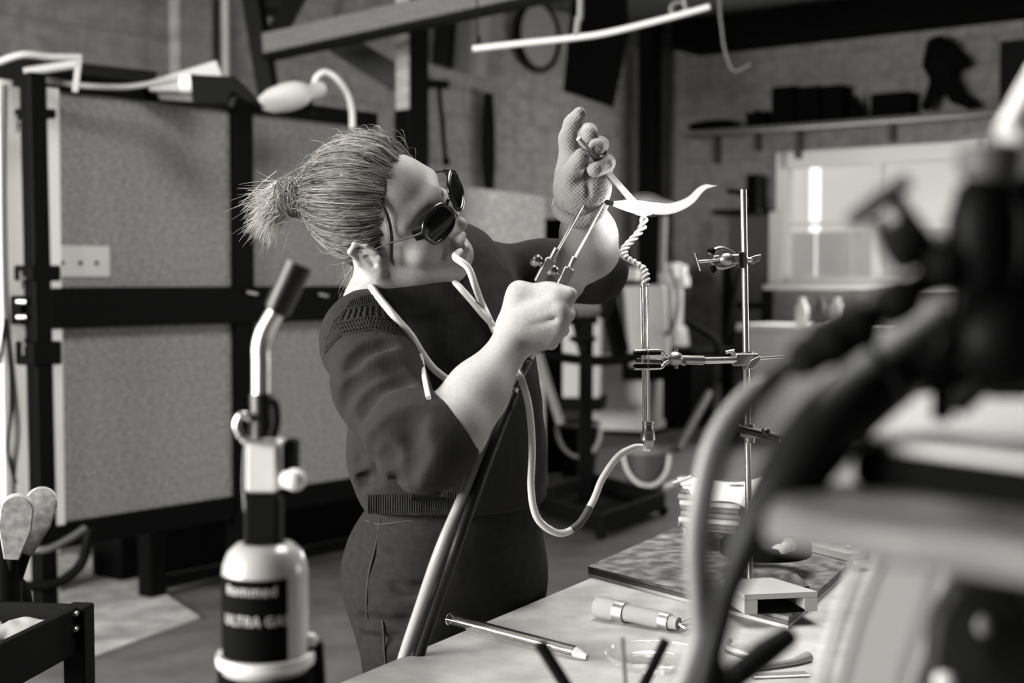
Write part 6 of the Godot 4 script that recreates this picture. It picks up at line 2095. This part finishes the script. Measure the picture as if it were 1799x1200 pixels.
	part(ho, "cup", MB.new().lathe(Transform3D(Basis(), Vector3(c.x, y0 + 0.001, c.z)), [Vector2(r * 1.02, 0), Vector2(r * 1.16, 0), Vector2(r * 1.12, P(466, 1180, d).y - y0), Vector2(r * 1.02, P(466, 1180, d).y - y0)], 40), mats.black_matt)
	part(ho, "strap", MB.new().bar(P(545, 1128, d + 0.015), P(556, 1300, d + 0.015), 0.022, 0.01, Vector3.BACK, 0.002), mats.soft_black)
	part(ho, "strap_clip", MB.new().ball(Transform3D(Basis(), P(546, 1124, d + 0.01)), Vector3(0.006, 0.006, 0.006), 10, 8), mats.white_plastic)
	# ---- dark sticks at the bottom edge
	for q in [[948, 1130, 1010, 1230, 1.2, 0.0055, "black rod handle pointing up left at the bottom of the picture"], [1170, 1124, 1118, 1230, 1.25, 0.0045, "thin black rod slanting left of the two dark hoses"], [1093, 1120, 1096, 1165, 1.3, 0.0022, "short grey needle above the glass dish"]]:
		single("rod_handle", q[6], "rod", MB.new().tube([P(q[0], q[1], q[4]), P(q[2], q[3], q[4]), P(q[2] + (q[2] - q[0]) * 2.2, q[3] + (q[3] - q[1]) * 2.2, q[4] - 0.02)], q[5], 10), mats.soft_black if q[5] > 0.003 else mats.mid_grey)
	# ---- thick dark hoses and the pale one behind them
	d = 0.62
	single("dark_hose", "thinner dark hose bowing down left of the thick one, near the lens", "hose", MB.new().tube(spl(pp([[1420, 610, d + 0.02], [1370, 655, d], [1303, 730, d], [1262, 810, d], [1243, 900, d], [1236, 1000, d], [1245, 1100, d], [1275, 1210, d], [1310, 1300, d]]), 7), 0.0042, 12), mats.hose_dark)
	single("dark_hose", "thick dark hose sweeping down from the burner valves, near the lens", "hose", MB.new().tube(spl(pp([[1640, 590, d + 0.05], [1560, 655, d + 0.02], [1460, 745, d], [1385, 845, d - 0.01], [1325, 935, d - 0.01], [1285, 1020, d - 0.005], [1262, 1100, d], [1235, 1210, d], [1215, 1320, d]]), 7), range(57).map(func(i): return lerpf(0.0160, 0.0066, smoothstep(16.0, 36.0, float(i)))), 14), mats.hose_dark)
	single("pale_hose", "pale hose curving down behind the dark hoses", "hose", MB.new().tube(spl(pp([[1345, 676, 0.86], [1318, 690, 0.86], [1280, 730, 0.86], [1248, 790, 0.86], [1228, 880, 0.86], [1220, 960, 0.86], [1226, 1060, 0.86], [1225, 1130, 0.86], [1190, 1230, 0.86]]), 7), 0.0062, 12), mats.hose_pale)
	single("rod_handle", "black flat handle slanting up right of the crossing hoses", "rod", MB.new().tube(pp([[1385, 1118, 0.9], [1340, 1150, 0.88], [1255, 1220, 0.85], [1180, 1290, 0.82]]), [0.007, 0.0085, 0.0075, 0.007], 12), mats.soft_black)
	# ---- burner valves, upper right
	d = 0.60
	var bv := thing("valve_cluster", "blurred black burner with valves, knobs and T handles at the right edge", "burner", P(1760, 660, d))
	part(bv, "body", MB.new().bar(P(1768, 300, d + 0.03), P(1772, 700, d + 0.03), 0.026, 0.03, Vector3.RIGHT, 0.008), blk)
	part(bv, "body", MB.new().ball(Transform3D(Basis(), P(1730, 420, d)), Vector3(0.016, 0.030, 0.016)).ball(Transform3D(Basis(), P(1765, 600, d)), Vector3(0.022, 0.022, 0.02)), blk)
	part(bv, "cap", MB.new().lathe(Transform3D(Basis(), P(1738, 300, d)), [Vector2(0.0001, 0.012), Vector2(0.010, 0.0118), Vector2(0.013, 0.009), Vector2(0.0135, 0.001), Vector2(0.009, -0.006), Vector2(0.008, -0.02), Vector2(0.0001, -0.02)], 22), mats.dark_grey)
	part(bv, "cross_pipe", MB.new().tube(spl(pp([[1740, 470, d], [1680, 480, d], [1620, 500, d], [1560, 535, d], [1510, 572, d], [1440, 615, d + 0.01], [1395, 645, d + 0.02]]), 6), 0.0060, 12), blk)
	for q in [[1590, 430, 0.011], [1655, 465, 0.012], [1575, 530, 0.0095], [1500, 575, 0.0105], [1460, 600, 0.011], [1425, 622, 0.009]]:
		part(bv, "union_nut", MB.new().lathe(along(P(q[0] + 8, q[1] - 5, d), P(q[0] - 8, q[1] + 5, d)), [Vector2(0.0001, -0.006), Vector2(q[2] * 0.8, -0.006), Vector2(q[2], -0.003), Vector2(q[2], 0.006), Vector2(q[2] * 0.8, 0.010), Vector2(0.0001, 0.010)], 8), mats.soft_black)
	part(bv, "valve_stem", MB.new().tube(pp([[1572, 350, d], [1640, 440, d], [1680, 490, d]]), 0.0036, 10), mats.soft_black)
	part(bv, "valve_stem", MB.new().tube(pp([[1540, 385, d + 0.01], [1560, 430, d + 0.01], [1600, 470, d + 0.01]]), 0.003, 10), mats.soft_black)
	part(bv, "handle_bar", MB.new().tube(pp([[1494, 392, d], [1545, 352, d], [1595, 316, d]]), [0.0038, 0.0046, 0.0036], 10), mats.dark_grey)
	part(bv, "thin_rod", MB.new().tube(pp([[1500, 570, d], [1560, 650, d], [1600, 705, d]]), 0.0022, 8), mats.soft_black)
	part(bv, "pipe", MB.new().tube(spl(pp([[1700, 500, d], [1690, 560, d], [1660, 610, d], [1650, 660, d + 0.01]]), 5), 0.0065, 12).tube(pp([[1660, 600, d + 0.02], [1655, 735, d + 0.03]]), 0.0048, 10), blk)
	part(bv, "pipe", MB.new().tube(spl(pp([[1780, 620, d], [1740, 660, d], [1680, 715, d + 0.01]]), 5), 0.0052, 10).tube(pp([[1800, 640, d + 0.03], [1600, 670, d + 0.05]]), 0.007, 10), blk)
	part(bv, "side_pipe", MB.new().tube(pp([[1710, 330, d], [1700, 420, d], [1712, 560, d], [1705, 640, d]]), 0.0075, 12), blk)
	single("white_rod", "blurred white rod slanting at the upper right edge", "rod", MB.new().tube(pp([[1768, 238, 0.62], [1810, 160, 0.64], [1900, 0, 0.68]]), 0.0056, 12), mats.white_plastic)
	# ---- machine with a wooden deck, lower right
	var mr := 0.70
	var ma := thing("bench_machine", "blurred grey bench machine with a dark round knob at the lower right", "machine", Vector3(P(1700, 1100, mr).x, TH, P(1700, 1100, mr).z))
	var ym: float = P(1700, 985, mr).y
	var out := PackedVector2Array()
	var px := mr / F
	# side outline: a curved left edge that leans back to the top
	var left := [[1395, 1500], [1408, 1330], [1432, 1200], [1458, 1100], [1490, 1010], [1518, 905], [1560, 864], [2000, 864], [2000, 1500]]
	for q in left:
		out.append(Vector2((q[0] - 1700) * px, (1100 - q[1]) * px))
	var mx := Transform3D(Basis(Vector3.UP, 0.06), P(1700, 1100, mr + 0.10))
	var low := 0.0
	for i in out.size():
		if left[i][1] == 1500:
			out[i].y = TH - mx.origin.y
	part(ma, "housing", MB.new().prism(mx, out, 0.10, 0.006), mats.machine_grey)
	for k in 2:
		var ps := []
		for q in [[1398, 1480], [1410, 1330], [1434, 1200], [1460, 1100], [1492, 1010], [1512, 972]]:
			ps.append(P(q[0] + 8 + k * 34, q[1] + k * 6, mr - 0.004))
		part(ma, "edge_trim", MB.new().tube(spl(ps, 6), 0.0030, 8), mats.machine_rim)
	var kc := P(1722, 1145, mr - 0.012)
	var kn := part(ma, "knob", MB.new().lathe(along(kc, kc + cam_basis.z + Vector3(-0.1, 0.05, 0)), [Vector2(0.0001, -0.02), Vector2(0.0245, -0.02), Vector2(0.025, 0.004), Vector2(0.022, 0.011), Vector2(0.0001, 0.014)], 32, 1.5), mats.knob_black)
	part(kn, "knob_glint", MB.new().ball(Transform3D(Basis(), P(1728, 1100, mr - 0.030)), Vector3(0.004, 0.005, 0.003), 10, 8), mats.mid_grey)  # grey bead stands in for the highlight on the black knob
	part(ma, "side_screw", MB.new().ball(Transform3D(Basis(), P(1662, 1196, mr - 0.02)), Vector3(0.006, 0.005, 0.005), 10, 8), mats.off_white)
	# pale slab, black block under it and a wooden deck that reaches further forward
	var h1 := cam_pos.y - 0.070
	var h2 := cam_pos.y - 0.090
	single("wooden_deck", "blurred pale wooden block lying on top of the grey machine", "wood block", MB.new().slab([G(1345, 897, h2) + Vector3(0, -0.014, 0), G(1950, 980, h2) + Vector3(0, -0.014, 0), G(1960, 880, h2) + Vector3(0, -0.014, 0), G(1384, 836, h2) + Vector3(0, -0.014, 0)], 0.014, 0.003), mats.deck_wood)
	single("dark_plate", "blurred black block between the wooden deck and the pale slab", "block", MB.new().slab([G(1500, 772, h1) + Vector3(0, -0.0195, 0), G(1950, 826, h1) + Vector3(0, -0.0195, 0), G(1950, 720, h1) + Vector3(0, -0.0195, 0), G(1590, 715, h1) + Vector3(0, -0.0195, 0)], 0.0145, 0.002), mats.black_matt)
	single("pale_slab", "blurred pale slab under the burner valves at the right", "slab", MB.new().slab([G(1496, 768, h1) + Vector3(0, -0.005, 0), G(1950, 822, h1) + Vector3(0, -0.005, 0), G(1950, 700, h1) + Vector3(0, -0.005, 0), G(1600, 690, h1) + Vector3(0, -0.005, 0)], 0.005, 0.0015), mats.dull_white)
